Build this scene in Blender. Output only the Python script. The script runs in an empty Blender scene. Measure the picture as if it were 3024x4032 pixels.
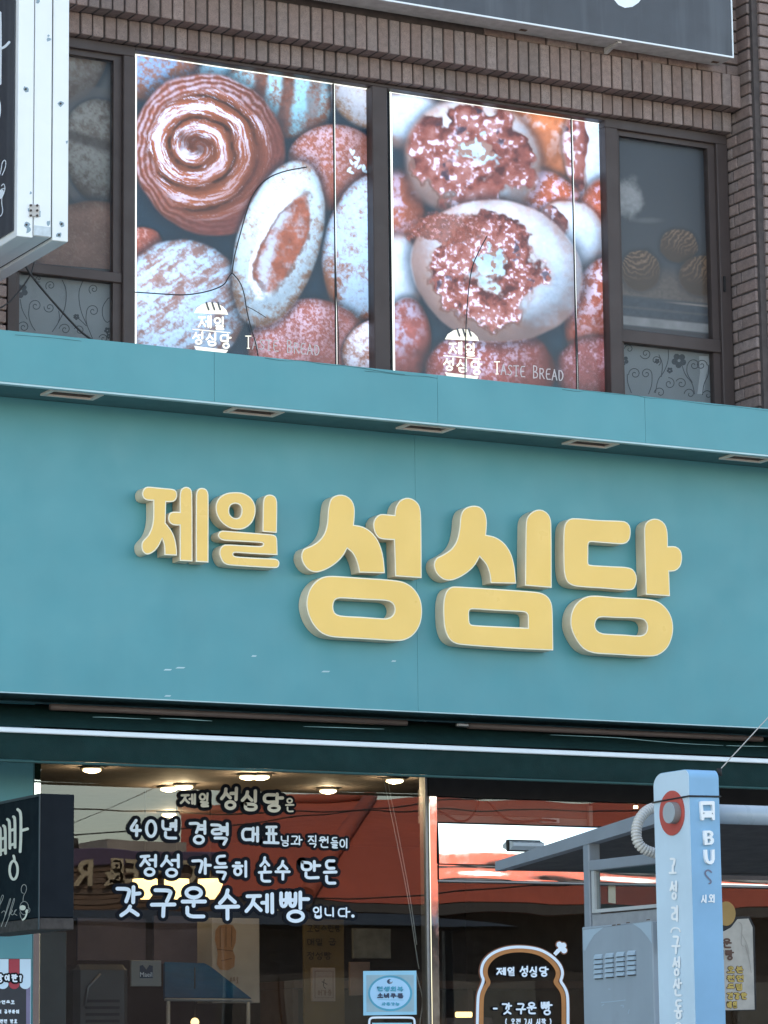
import bpy, bmesh, math, random
import numpy as np
from mathutils import Vector, Matrix

random.seed(7)
S = bpy.context.scene
COL = S.collection
R = math.radians

# ------------------------------------------------------------------ camera
W, H, F = 3024.0, 4032.0, 12657.0
YAW, PITCH, ROLL = R(28.41), R(9.754), R(-0.663)
DIST, EYE = 16.9, 1.62
_f = np.array([math.sin(YAW)*math.cos(PITCH), math.cos(YAW)*math.cos(PITCH), math.sin(PITCH)])
_r = np.array([math.cos(YAW), -math.sin(YAW), 0.0])
_u = np.cross(_r, _f)
_c, _s = math.cos(ROLL), math.sin(ROLL)
AX_R, AX_U, AX_F = _c*_r + _s*_u, -_s*_r + _c*_u, _f
CAM = np.array([-DIST*_f[0], -DIST*_f[1], EYE])
cd = bpy.data.cameras.new('camera')
cam = bpy.data.objects.new('camera', cd); COL.objects.link(cam)
cd.sensor_fit = 'VERTICAL'; cd.sensor_height = 36.0; cd.sensor_width = 27.0
cd.lens = 36.0*F/H; cd.clip_start = 0.1; cd.clip_end = 3000
cam.matrix_world = Matrix(((AX_R[0], AX_U[0], -AX_F[0], CAM[0]),
                           (AX_R[1], AX_U[1], -AX_F[1], CAM[1]),
                           (AX_R[2], AX_U[2], -AX_F[2], CAM[2]), (0, 0, 0, 1)))
S.camera = cam
S.render.resolution_x, S.render.resolution_y = 768, 1024

# ------------------------------------------------------------------ light
SUN = Vector((-0.25, 0.55, 0.80)).normalized()          # towards the sun
w = bpy.data.worlds.new('World'); S.world = w; w.use_nodes = True
nt = w.node_tree; bg = nt.nodes['Background']
sky = nt.nodes.new('ShaderNodeTexSky'); sky.sky_type = 'NISHITA'; sky.sun_disc = False
sky.sun_elevation = math.asin(SUN.z); sky.sun_rotation = math.atan2(SUN.x, SUN.y)
sky.air_density = 1.0; sky.dust_density = 1.0; sky.ozone_density = 0.6
nt.links.new(sky.outputs[0], bg.inputs[0]); bg.inputs[1].default_value = 0.15
sd = bpy.data.lights.new('sun', 'SUN'); sd.energy = 3.0; sd.angle = R(0.5); sd.color = (1.0, 0.95, 0.88)
so = bpy.data.objects.new('sun', sd); COL.objects.link(so)
so.rotation_euler = SUN.to_track_quat('Z', 'Y').to_euler(); so.location = (-10, -4, 20)
S.view_settings.view_transform = 'Standard'; S.view_settings.look = 'None'
S.view_settings.exposure = 1.95; S.view_settings.gamma = 1.0
S.view_settings.use_curve_mapping = False
S.view_settings.use_white_balance = True; S.view_settings.white_balance_temperature = 7700; S.view_settings.white_balance_tint = 8
S.cycles.max_bounces = 8; S.cycles.transparent_max_bounces = 12
S.cycles.use_denoising = True
S.cycles.sample_clamp_indirect = 6.0

# ------------------------------------------------------------------ pixel helpers (a pixel gives a direction only)
def ray(u, v):
    return AX_F + AX_R*((u-W/2)/F) - AX_U*((v-H/2)/F)
def P(u, v, y):
    d = ray(u, v); t = (y-CAM[1])/d[1]; return Vector(CAM + d*t)
def PX(u, v, x):
    d = ray(u, v); t = (x-CAM[0])/d[0]; return Vector(CAM + d*t)
def PZ(u, v, z):
    d = ray(u, v); t = (z-CAM[2])/d[2]; return Vector(CAM + d*t)
def Zm(x0, y0, s):
    return lambda a, b: (x0+a*s, y0+b*s)
class Plane:
    """plane y=c (faces -y) or x=c (faces -x); m(u,v,off) -> world point, off metres in front of it"""
    def __init__(self, axis, c): self.a, self.c = axis, c
    def m(self, u, v, off=0.0):
        if self.a == 'y':
            p = P(u, v, self.c); return Vector((p.x, self.c-off, p.z))
        p = PX(u, v, self.c); return Vector((self.c-off, p.y, p.z))

# ------------------------------------------------------------------ object helpers
def tag(o, label=None, cat=None, group=None, kind=None):
    if label: o['label'] = label
    if cat: o['category'] = cat
    if group: o['group'] = group
    if kind: o['kind'] = kind
    return o
def link(o, parent=None):
    COL.objects.link(o)
    if parent is not None:
        o.parent = parent
        o.matrix_parent_inverse = Matrix.Translation(-Vector(parent.get('_o', (0, 0, 0))))
    return o
def thing(name, label, cat, loc=(0, 0, 0), group=None):
    o = bpy.data.objects.new(name, None); o.location = loc; o.empty_display_size = 0.1
    o['_o'] = tuple(loc); COL.objects.link(o)
    return tag(o, label, cat, group)
def mesh(name, verts, faces, mats, parent=None, smooth=False, midx=None):
    me = bpy.data.meshes.new(name)
    me.from_pydata([tuple(v) for v in verts], [], faces)
    for m in (mats if isinstance(mats, (list, tuple)) else [mats]): me.materials.append(m)
    if midx is not None: me.polygons.foreach_set('material_index', midx)
    if smooth: me.polygons.foreach_set('use_smooth', [True]*len(me.polygons))
    me.update()
    return link(bpy.data.objects.new(name, me), parent)
class MB:
    """collects shapes for ONE mesh object"""
    def __init__(self): self.v, self.f, self.i, self.sm = [], [], [], []
    def add(self, vs, fs, mi=0, smooth=False):
        n = len(self.v); self.v += [tuple(a) for a in vs]
        for f in fs: self.f.append([n+k for k in f]); self.i.append(mi); self.sm.append(smooth)
        return self
    def box(self, x0, x1, y0, y1, z0, z1, mi=0, b=0.0):
        x0, x1 = min(x0, x1), max(x0, x1); y0, y1 = min(y0, y1), max(y0, y1); z0, z1 = min(z0, z1), max(z0, z1)
        if b <= 0:
            vs = [(x, y, z) for z in (z0, z1) for y in (y0, y1) for x in (x0, x1)]
            return self.add(vs, [(0, 2, 3, 1), (4, 5, 7, 6), (0, 1, 5, 4), (2, 6, 7, 3), (0, 4, 6, 2), (1, 3, 7, 5)], mi)
        b = min(b, (x1-x0)*.45, (y1-y0)*.45, (z1-z0)*.45)
        bm = bmesh.new(); bmesh.ops.create_cube(bm, size=1)
        for q in bm.verts:
            q.co = (x0+(q.co.x+.5)*(x1-x0), y0+(q.co.y+.5)*(y1-y0), z0+(q.co.z+.5)*(z1-z0))
        bmesh.ops.bevel(bm, geom=bm.edges[:], offset=b, segments=1, affect='EDGES', profile=.5)
        return self.bm(bm, mi)
    def bm(self, bm, mi=0, smooth=False):
        bm.verts.ensure_lookup_table(); bm.verts.index_update()
        self.add([q.co[:] for q in bm.verts], [[q.index for q in f.verts] for f in bm.faces], mi, smooth); bm.free(); return self
    def slab(self, pts, d, mi=0):
        """prism of polygon pts pushed by vector d"""
        n = len(pts); pts = [Vector(p) for p in pts]; d = Vector(d)
        self.add(pts+[p+d for p in pts], [list(range(n))]+[[i, i+n, (i+1) % n+n, (i+1) % n] for i in range(n)]+[list(range(2*n-1, n-1, -1))], mi)
        return self
    def tube(self, pts, r, n=10, mi=0, caps=True):
        pts = [Vector(p) for p in pts]; m = len(pts); rr = r if isinstance(r, (list, tuple)) else [r]*m
        vs = []; up = Vector((0, 0, 1)); prev = None
        for i, p in enumerate(pts):
            t = (pts[min(i+1, m-1)]-pts[max(i-1, 0)]).normalized()
            a = prev if prev is not None else (up if abs(t.z) < .9 else Vector((1, 0, 0)))
            s = (a - t*a.dot(t)).normalized(); prev = s; q = t.cross(s)
            for k in range(n):
                an = 2*math.pi*k/n; vs.append(p+(s*math.cos(an)+q*math.sin(an))*rr[i])
        fs = [[i*n+k, i*n+(k+1) % n, (i+1)*n+(k+1) % n, (i+1)*n+k] for i in range(m-1) for k in range(n)]
        self.add(vs, fs, mi, True)
        if caps:
            b = len(self.v)-len(vs)
            for base in (0, (m-1)*n): self.f.append([b+base+k for k in range(n)]); self.i.append(mi); self.sm.append(False)
        return self
    def build(self, name, mats, parent=None, label=None):
        o = mesh(name, self.v, self.f, mats, parent, False, self.i)
        o.data.polygons.foreach_set('use_smooth', self.sm)
        bm = bmesh.new(); bm.from_mesh(o.data); bmesh.ops.recalc_face_normals(bm, faces=bm.faces[:]); bm.to_mesh(o.data); bm.free()
        if label: o['label'] = label
        return o
def box(name, x0, x1, y0, y1, z0, z1, mat, parent=None, b=0.0):
    return MB().box(x0, x1, y0, y1, z0, z1, 0, b).build(name, mat, parent)

# ------------------------------------------------------------------ materials
MATS = {}
def pm(name, col, rough=.5, metal=0.0, var=.12, vs=6.0, bump=0.0, bs=60.0, rand=0.0, spec=.5, streak=0.0,
       speck=0.0, sps=220.0, spcol=None, stains=0.0, stcol=(.05, .04, .03), emis=None, es=0.0, tint=None):
    if name in MATS: return MATS[name]
    m = bpy.data.materials.new(name); m.use_nodes = True; MATS[name] = m
    n = m.node_tree.nodes; l = m.node_tree.links; b = n['Principled BSDF']
    b.inputs['Roughness'].default_value = rough; b.inputs['Metallic'].default_value = metal
    b.inputs['Specular IOR Level'].default_value = spec
    geo = n.new('ShaderNodeNewGeometry')
    def noise(scale, detail=4, stretch=None, rough_=.55):
        t = n.new('ShaderNodeTexNoise'); t.inputs['Scale'].default_value = scale; t.inputs['Detail'].default_value = detail
        t.inputs['Roughness'].default_value = rough_
        if stretch:
            mp = n.new('ShaderNodeMapping'); mp.inputs['Scale'].default_value = stretch
            l.new(geo.outputs['Position'], mp.inputs['Vector']); l.new(mp.outputs[0], t.inputs['Vector'])
        else: l.new(geo.outputs['Position'], t.inputs['Vector'])
        return t.outputs['Fac']
    def rng(x, a, b_, c, d):
        q = n.new('ShaderNodeMapRange'); q.inputs[1].default_value = a; q.inputs[2].default_value = b_
        q.inputs[3].default_value = c; q.inputs[4].default_value = d; l.new(x, q.inputs[0]); return q.outputs[0]
    def mix(fac, a, b_, mode='MIX'):
        q = n.new('ShaderNodeMix'); q.data_type = 'RGBA'; q.blend_type = mode
        for s, x in ((q.inputs[0], fac), (q.inputs[6], a), (q.inputs[7], b_)):
            if hasattr(x, 'links') or isinstance(x, bpy.types.NodeSocket): l.new(x, s)
            else: s.default_value = x if isinstance(x, (int, float)) else (*x[:3], 1)
        return q.outputs[2]
    c = mix(rng(noise(vs), .3, .7, 0, 1), tuple(k*(1-var) for k in col), tuple(min(1, k*(1+var)) for k in col))
    if tint: c = mix(rng(noise(vs*.37, 3), .45, .7, 0, .6), c, tint)
    if rand > 0:
        oi = n.new('ShaderNodeObjectInfo')
        hs = n.new('ShaderNodeHueSaturation'); l.new(c, hs.inputs['Color'])
        l.new(rng(oi.outputs['Random'], 0, 1, 1-rand, 1+rand), hs.inputs['Value'])
        mu = n.new('ShaderNodeMath'); mu.operation = 'FRACT'; m2 = n.new('ShaderNodeMath'); m2.operation = 'MULTIPLY'
        m2.inputs[1].default_value = 17.31; l.new(oi.outputs['Random'], m2.inputs[0]); l.new(m2.outputs[0], mu.inputs[0])
        l.new(rng(mu.outputs[0], 0, 1, .82, 1.15), hs.inputs['Saturation']); c = hs.outputs[0]
    if speck > 0:
        c = mix(rng(noise(sps, 2), .5, .62, 0, speck), c, spcol or tuple(k*.35 for k in col))
    if streak > 0:
        c = mix(rng(noise(9, 4, (1, 1, .06)), .5, .8, 0, streak), c, stcol)
    if stains > 0:
        c = mix(rng(noise(4.2, 7, None, .7), .58, .74, 0, stains), c, stcol)
    l.new(c, b.inputs['Base Color'])
    l.new(rng(noise(vs*2.1, 3), .3, .7, max(0, rough-.07), min(1, rough+.07)), b.inputs['Roughness'])
    if bump > 0:
        bp = n.new('ShaderNodeBump'); bp.inputs['Strength'].default_value = bump; bp.inputs['Distance'].default_value = .01
        l.new(noise(bs, 5), bp.inputs['Height']); l.new(bp.outputs[0], b.inputs['Normal'])
    if emis:
        b.inputs['Emission Color'].default_value = (*emis, 1); b.inputs['Emission Strength'].default_value = es
    return m
def glass(name, ior, tint, rough=0.0):
    m = bpy.data.materials.new(name); m.use_nodes = True; n = m.node_tree.nodes; l = m.node_tree.links
    n.remove(n['Principled BSDF']); o = n['Material Output']
    fr = n.new('ShaderNodeFresnel'); fr.inputs[0].default_value = ior
    tr = n.new('ShaderNodeBsdfTransparent'); tr.inputs[0].default_value = (*tint, 1)
    gl = n.new('ShaderNodeBsdfGlossy'); gl.inputs['Roughness'].default_value = rough
    mx = n.new('ShaderNodeMixShader'); g0 = n.new('ShaderNodeNewGeometry'); inv = n.new('ShaderNodeMath'); inv.operation = 'SUBTRACT'; inv.inputs[0].default_value = 1.0
    l.new(g0.outputs['Backfacing'], inv.inputs[1]); mf = n.new('ShaderNodeMath'); mf.operation = 'MULTIPLY'; l.new(fr.outputs[0], mf.inputs[0]); l.new(inv.outputs[0], mf.inputs[1])
    l.new(mf.outputs[0], mx.inputs[0]); l.new(tr.outputs[0], mx.inputs[1]); l.new(gl.outputs[0], mx.inputs[2])
    geo = n.new('ShaderNodeNewGeometry'); t = n.new('ShaderNodeTexNoise'); t.inputs['Scale'].default_value = 1.6; t.inputs['Detail'].default_value = 1
    bp = n.new('ShaderNodeBump'); bp.inputs['Strength'].default_value = .05; bp.inputs['Distance'].default_value = .02
    l.new(geo.outputs['Position'], t.inputs['Vector']); l.new(t.outputs['Fac'], bp.inputs['Height']); l.new(bp.outputs[0], gl.inputs['Normal'])
    l.new(mx.outputs[0], o.inputs[0]); return m
def vcol_mat(name, emit, diff=.5, rough=.5):
    """flat print: colours stored on the sheet; emit > 0 for a back-lit print"""
    m = bpy.data.materials.new(name); m.use_nodes = True; n = m.node_tree.nodes; l = m.node_tree.links; b = n['Principled BSDF']
    a = n.new('ShaderNodeVertexColor'); a.layer_name = 'print'
    mu = n.new('ShaderNodeMix'); mu.data_type = 'RGBA'; mu.blend_type = 'MULTIPLY'; mu.inputs[0].default_value = 1
    mu.inputs[7].default_value = (diff, diff, diff, 1); l.new(a.outputs[0], mu.inputs[6]); l.new(mu.outputs[2], b.inputs['Base Color'])
    b.inputs['Roughness'].default_value = rough
    if emit > 0:
        l.new(a.outputs[0], b.inputs['Emission Color']); b.inputs['Emission Strength'].default_value = emit
    return m
def emit_mat(name, col, s):
    return pm(name, col, .4, var=0, emis=col, es=s)
def mirror_steel():
    m = pm('mirror_steel', (.82, .81, .79), .05, 1.0, var=.03)
    n = m.node_tree.nodes; l = m.node_tree.links; b = n['Principled BSDF']
    geo = n.new('ShaderNodeNewGeometry'); t = n.new('ShaderNodeTexNoise'); t.inputs['Scale'].default_value = 2.6; t.inputs['Detail'].default_value = 1.0
    bp = n.new('ShaderNodeBump'); bp.inputs['Strength'].default_value = .5; bp.inputs['Distance'].default_value = .02
    l.new(geo.outputs['Position'], t.inputs['Vector']); l.new(t.outputs['Fac'], bp.inputs['Height']); l.new(bp.outputs[0], b.inputs['Normal'])
    for lk in list(b.inputs['Roughness'].links): l.remove(lk)
    b.inputs['Roughness'].default_value = .04
    return m
M_brick = pm('brick_clay', (.275, .208, .190), .9, var=.16, vs=30, bump=.5, bs=170, rand=.16, speck=.55, sps=240, spcol=(.13, .105, .098), spec=.2, streak=.25, stcol=(.09, .07, .065))
M_mortar = pm('mortar', (.075, .062, .06), .95, var=.2, vs=20, bump=.3, bs=90)
M_frame = pm('brown_aluminium', (.064, .048, .046), .5, spec=.3, var=.1, vs=5, stains=.3, stcol=(.09, .075, .072))
M_frame_dark = pm('dark_aluminium', (.03, .028, .03), .35, metal=.2, var=.1)
M_teal = pm('teal_panel', (.066, .295, .335), .42, var=.05, vs=2.5, bump=.03, bs=25, stains=.10, stcol=(.10, .35, .38), streak=.12)
M_teal_side = pm('teal_side_wall', (.085, .30, .34), .5, var=.05, vs=3)
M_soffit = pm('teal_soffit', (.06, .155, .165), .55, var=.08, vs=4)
M_edge = pm('pale_edge_trim', (.42, .60, .62), .4, var=.08)
M_beige = pm('beige_lamp_frame', (.80, .70, .61), .5, var=.08, stains=.4, stcol=(.25, .18, .14))
M_lamp_in = pm('lamp_reflector', (.20, .17, .15), .35, metal=.4, var=.2, vs=30)
M_lamp_glass = pm('lamp_cover', (.13, .11, .10), .15, var=.1)
M_yellow = pm('yellow_acrylic', (.94, .585, .150), .33, var=.03, vs=3, stains=.10, stcol=(.75, .47, .12), speck=.05, sps=500)
M_trim = pm('cream_trim', (.95, .85, .64), .4, var=.04)
M_return = pm('cream_return', (.80, .655, .47), .5, var=.08, vs=9, stains=.35, stcol=(.46, .36, .27), streak=.2)
M_green = pm('dark_green_canvas', (.0045, .026, .025), .8, spec=.2, var=.16, vs=7, bump=.25, bs=240, stains=.25, stcol=(.014, .055, .052))
M_green_lite = pm('green_hem', (.014, .070, .066), .7, var=.1)
M_stripe = pm('white_rail', (.78, .84, .87), .4, var=.04)
M_roller = pm('awning_roller', (.13, .095, .088), .5, var=.15)
M_black = pm('black_gap', (.012, .011, .012), .7, var=.1)
M_white = pm('white_paint', (.80, .83, .84), .4, var=.03, vs=4, bump=.03, bs=20, stains=.12, stcol=(.45, .55, .6))
M_white_flat = pm('white_vinyl', (.82, .90, .97), .45, var=.02)
M_cream_v = pm('cream_vinyl', (.80, .76, .64), .45, var=.03)
M_dark_v = pm('dark_vinyl', (.010, .012, .017), .75, var=.1, spec=.1)
M_signblack = pm('sign_black', (.008, .011, .015), .6, var=.15, vs=5, spec=.1, streak=.15, stcol=(.022, .026, .032))
M_grayface = pm('weathered_dark_face', (.050, .056, .068), .45, var=.12, vs=4, streak=.6, stcol=(.12, .135, .155))
M_rust = pm('rust', (.10, .055, .035), .9, var=.4, vs=60, bump=.3)
M_oldmetal = pm('flaked_white_metal', (.50, .48, .46), .6, var=.15, vs=20, stains=.75, stcol=(.16, .13, .11), bump=.3, bs=80)
M_screw = pm('screw', (.05, .035, .03), .6, var=.2)
M_steel = mirror_steel()
M_steel_flat = pm('polished_steel_sheet', (.84, .83, .81), .04, 1.0, var=.02)
M_alu = pm('brushed_aluminium', (.24, .24, .245), .4, metal=.8, var=.06)
M_glass = glass('window_glass', 1.95, (.82, .84, .84))
M_glass_up = glass('upper_glass', 1.22, (.95, .955, .955))
M_pale = pm('pale_blue_paint', (.53, .67, .76), .38, var=.04, vs=6, stains=.2, stcol=(.33, .47, .58), streak=.22)
M_blue = pm('sky_blue_paint', (.215, .43, .62), .40, var=.06, vs=6, stains=.35, stcol=(.30, .50, .66), streak=.35)
M_red = pm('red_disc', (.50, .085, .065), .45, var=.08, vs=15)
M_knob = pm('grey_cap', (.36, .40, .42), .4, var=.05)
M_knobside = pm('grey_cap_side', (.22, .20, .19), .5, var=.1)
M_shelter = pm('grey_shelter_paint', (.23, .26, .29), .45, var=.06, vs=6, stains=.3, stcol=(.17, .18, .19), streak=.25)
M_cab = pm('grey_blue_cabinet', (.29, .345, .39), .5, var=.06, vs=4, stains=.35, stcol=(.22, .25, .28), streak=.3)
M_cab_lite = pm('cabinet_pale_patch', (.36, .46, .53), .5, var=.05)
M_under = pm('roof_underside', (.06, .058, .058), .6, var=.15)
M_conduit = pm('conduit', (.55, .53, .49), .5, var=.08)
M_cable = pm('black_cable', (.012, .012, .014), .5, var=.1)
M_cord = pm('cord', (.45, .42, .38), .7, var=.1)
M_asphalt = pm('asphalt', (.055, .055, .057), .9, var=.2, vs=12, bump=.5, bs=120, speck=.4)
M_pave = pm('paving', (.36, .34, .31), .85, var=.15, vs=5, bump=.3, bs=60)
M_concrete = pm('concrete', (.30, .29, .28), .85, var=.12, vs=3)
# ------------------------------------------------------------------ drawn strokes and lettering
def smooth(pts, it=2, closed=False):
    p = [np.array(q, float) for q in pts]
    for _ in range(it):
        q = []; n = len(p)
        if not closed: q.append(p[0])
        for i in range(n if closed else n-1):
            a, b = p[i], p[(i+1) % n]
            if not closed and n == 2: q += [a*.75+b*.25, a*.25+b*.75]
            else: q += [a*.75+b*.25, a*.25+b*.75]
        if not closed: q.append(p[-1])
        p = q
    return p
def ribbon(pts, wd, closed=False, cap=6, taper=None):
    """2D strip of width wd round a polyline -> verts, faces; no overlapping faces"""
    p = [np.array(q, float) for q in pts]
    o = [p[0]]
    for q in p[1:]:
        if np.linalg.norm(q-o[-1]) > 1e-4: o.append(q)
    p = o; n = len(p); L = []; Rr = []
    for i in range(n):
        a = p[(i-1) % n] if (closed or i > 0) else p[i]; b = p[(i+1) % n] if (closed or i < n-1) else p[i]
        t = (b-a)/max(1e-6, np.linalg.norm(b-a)); nn = np.array([-t[1], t[0]])
        k = wd/2 if taper is None else wd/2*taper(i/max(1, n-1))
        L.append(p[i]+nn*k); Rr.append(p[i]-nn*k)
    vs = [x for pr in zip(L, Rr) for x in pr]; fs = []
    m = n if closed else n-1
    for i in range(m):
        j = (i+1) % n; fs.append([2*i, 2*i+1, 2*j+1, 2*j])
    if not closed and cap:
        for e, sgn in ((0, -1), (n-1, 1)):
            a = p[e-1] if e else p[0]; b = p[e] if e else p[1]
            t = (b-a)/max(1e-6, np.linalg.norm(b-a))*sgn; c = p[e]
            lv = L[e]-c; idx = [2*e]
            for k in range(1, cap):
                an = math.pi*k/cap; vs.append(c+lv*math.cos(an)+t*np.linalg.norm(lv)*math.sin(an)); idx.append(len(vs)-1)
            idx.append(2*e+1); fs.append(idx)
    return vs, fs
CHO = 'ㄱㄲㄴㄷㄸㄹㅁㅂㅃㅅㅆㅇㅈㅉㅊㅋㅌㅍㅎ'
JUNG = 'ㅏㅐㅑㅒㅓㅔㅕㅖㅗㅘㅙㅚㅛㅜㅝㅞㅟㅠㅡㅢㅣ'
JONG = ' ㄱㄲㄳㄴㄵㄶㄷㄹㄺㄻㄼㄽㄾㄿㅀㅁㅂㅄㅅㅆㅇㅈㅊㅋㅌㅍㅎ'
def circ(cx, cy, rx, ry, n=14):
    return [(cx+rx*math.sin(2*math.pi*k/n), cy-ry*math.cos(2*math.pi*k/n)) for k in range(n)]
CON = {
 'ㄱ': [[(0, .06), (1, .06), (.9, .5), (.72, 1)]], 'ㄴ': [[(.05, 0), (.05, .97), (1, .95)]],
 'ㄷ': [[(1, .03), (.05, .03), (.05, .97), (1, .95)]], 'ㄹ': [[(0, .03), (.95, .03), (.95, .48), (.05, .52), (.05, .98), (1, .97)]],
 'ㅁ': [[(.05, .03), (.95, .05), (.95, .97), (.05, .97), (.05, .0)]],
 'ㅂ': [[(.05, 0), (.05, .97), (.95, .97), (.95, 0)], [(.05, .5), (.95, .5)]],
 'ㅅ': [[(.52, 0), (.42, .5), (0, 1)], [(.5, .38), (.72, .62), (1, .95)]],
 'ㅇ': [('o', circ(.5, .5, .48, .48))],
 'ㅈ': [[(.05, .04), (.95, .04)], [(.56, .06), (.42, .55), (0, 1)], [(.5, .45), (.7, .68), (1, .96)]],
 'ㅊ': [[(.35, -.02), (.65, .02)], [(.05, .24), (.95, .24)], [(.52, .26), (.4, .65), (0, 1)], [(.5, .55), (1, .97)]],
 'ㅋ': [[(0, .06), (1, .06), (.72, 1)], [(.05, .5), (.9, .48)]],
 'ㅌ': [[(1, .03), (.05, .03), (.05, .97), (1, .95)], [(.05, .5), (.9, .5)]],
 'ㅍ': [[(0, .04), (1, .04)], [(.3, .06), (.32, .94)], [(.7, .06), (.68, .94)], [(0, .96), (1, .96)]],
 'ㅎ': [[(.35, 0), (.65, 0)], [(.02, .26), (.98, .26)], ('o', circ(.5, .7, .36, .29))],
}
for d, s in (('ㄲ', 'ㄱ'), ('ㄸ', 'ㄷ'), ('ㅃ', 'ㅂ'), ('ㅆ', 'ㅅ'), ('ㅉ', 'ㅈ')):
    out = []
    for k in (0, 1):
        for st in CON[s]:
            out.append([(x*.42+k*.58, y) for x, y in st])
    CON[d] = out
VOW = {
 'ㅏ': [[(.25, 0), (.25, 1)], [(.25, .45), (1, .43)]], 'ㅐ': [[(.15, .04), (.15, .94)], [(.15, .47), (.85, .47)], [(.85, 0), (.85, 1)]],
 'ㅑ': [[(.25, 0), (.25, 1)], [(.25, .32), (1, .32)], [(.25, .6), (1, .6)]], 'ㅓ': [[(.8, 0), (.8, 1)], [(0, .45), (.8, .45)]],
 'ㅔ': [[(.52, .04), (.52, .95)], [(0, .48), (.52, .48)], [(1, 0), (1, 1)]], 'ㅕ': [[(.8, 0), (.8, 1)], [(0, .33), (.8, .33)], [(0, .62), (.8, .62)]],
 'ㅖ': [[(.52, .04), (.52, .95)], [(0, .36), (.52, .36)], [(0, .62), (.52, .62)], [(1, 0), (1, 1)]],
 'ㅗ': [[(.5, 0), (.5, .9)], [(0, .95), (1, .93)]], 'ㅛ': [[(.33, 0), (.33, .9)], [(.67, 0), (.67, .9)], [(0, .95), (1, .95)]],
 'ㅜ': [[(0, .05), (1, .03)], [(.52, .05), (.5, 1)]], 'ㅠ': [[(0, .05), (1, .05)], [(.33, .05), (.33, 1)], [(.67, .05), (.67, 1)]],
 'ㅡ': [[(0, .5), (1, .48)]], 'ㅣ': [[(.5, 0), (.5, 1)]],
}
MIX = {'ㅘ': ('ㅗ', 'ㅏ'), 'ㅙ': ('ㅗ', 'ㅐ'), 'ㅚ': ('ㅗ', 'ㅣ'), 'ㅝ': ('ㅜ', 'ㅓ'), 'ㅞ': ('ㅜ', 'ㅔ'), 'ㅟ': ('ㅜ', 'ㅣ'), 'ㅢ': ('ㅡ', 'ㅣ')}
LAT = {
 '4': [[(.62, 0), (.0, .66), (1, .66)], [(.68, .35), (.66, 1)]], '0': [('o', circ(.5, .5, .5, .5))],
 '7': [[(0, .03), (.95, .03), (.45, 1)]], '.': [[(.5, .98), (.52, .99)]], '?': [[(.1, .2), (.5, 0), (.9, .22), (.5, .5), (.5, .7)], [(.5, .96), (.51, .97)]],
 '-': [[(.1, .5), (.9, .5)]], '(': [[(.8, 0), (.3, .3), (.3, .7), (.8, 1)]], ')': [[(.2, 0), (.7, .3), (.7, .7), (.2, 1)]],
}
def fit(strokes, x0, y0, x1, y1):
    out = []
    for st in strokes:
        if isinstance(st, tuple): out.append(('o', [(x0+a*(x1-x0), y0+b*(y1-y0)) for a, b in st[1]]))
        else: out.append([(x0+a*(x1-x0), y0+b*(y1-y0)) for a, b in st])
    return out
def glyph(ch):
    """strokes of one character in the unit box, y down"""
    if ch in LAT: return LAT[ch]
    k = ord(ch)-0xAC00
    if not 0 <= k < 11172: return []
    c, j, g = CHO[k//588], JUNG[(k % 588)//28], JONG[k % 28]
    out = []; hb = .55 if g != ' ' else 1.0
    if j in MIX:
        a, b = MIX[j]
        out += fit(CON[c], .08, 0, .60, hb*.48); out += fit(VOW[a], 0, hb*.60, .68, hb*.92); out += fit(VOW[b], .70, 0, 1.0, hb)
    elif j in 'ㅗㅛㅜㅠㅡ':
        t = .40 if g != ' ' else .5
        out += fit(CON[c], .16, 0, .84, t-.06)
        if j == 'ㅡ': out += fit(VOW[j], 0, t-.02, 1, t+.22)
        else: out += fit(VOW[j], 0, t+(.06 if j in 'ㅜㅠ' else -.02), 1, (.62 if g != ' ' else 1.0))
    else:
        wv = .30 if j in 'ㅣ' else .36
        if j in 'ㅔㅖㅐ': wv = .42
        v = VOW[j]
        x0 = .62 if j not in 'ㅓㅕ' else .58
        if j in 'ㅔㅖㅐ': x0 = .60
        if j == 'ㅣ': x0 = .72
        out += fit(CON[c], 0, hb*.08, .56 if j != 'ㅣ' else .62, hb*.92); out += fit(v, x0, 0, 1.0, hb)
    if g != ' ':
        lo = .68
        out += fit(CON[g], .18, lo, .92, 1.0) if g not in 'ㅇ' else fit(CON[g], .26, lo-.02, .84, 1.02)
    return out
_lay = [0]
def strokes_mesh(name, strokes, wd, plane, mat, parent, base=0.0, sm=2, taper=None, closed_fill=False):
    """2D strokes (photo pixel units) -> one flat mesh on a plane, each stroke a hair in front of the last"""
    mb = MB()
    for st in strokes:
        _lay[0] = (_lay[0]+1) % 14; off = base+_lay[0]*.00012
        cl = isinstance(st, tuple); pts = st[1] if cl else st
        if len(pts) == 1: pts = [pts[0], (pts[0][0]+.5, pts[0][1])]
        p = smooth(pts, sm if len(pts) > 2 else 1, cl)
        vs, fs = ribbon(p, wd, cl, taper=taper)
        mb.add([plane.m(a[0], a[1], off) for a in vs], fs)
    return mesh(name, mb.v, mb.f, mat, parent)
def letter(ch, bx, wd, plane, mats, parent, out_w=0.0, jit=.0, name='letter', base=.002, yscale=1.0):
    x0, y0, x1, y1 = bx; h = wd/2
    st = fit(glyph(ch), x0+h, y0+h, x1-h, y1-h)
    if jit:
        st = [s if isinstance(s, tuple) else [(a+random.uniform(-jit, jit), b+random.uniform(-jit, jit)) for a, b in s] for s in st]
    if not st: return None
    o = strokes_mesh(name, st, wd, plane, mats[0], parent, base+.0022)
    if out_w: strokes_mesh('letter_outline', st, wd+out_w*2, plane, mats[1], o, base)
    return o
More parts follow.
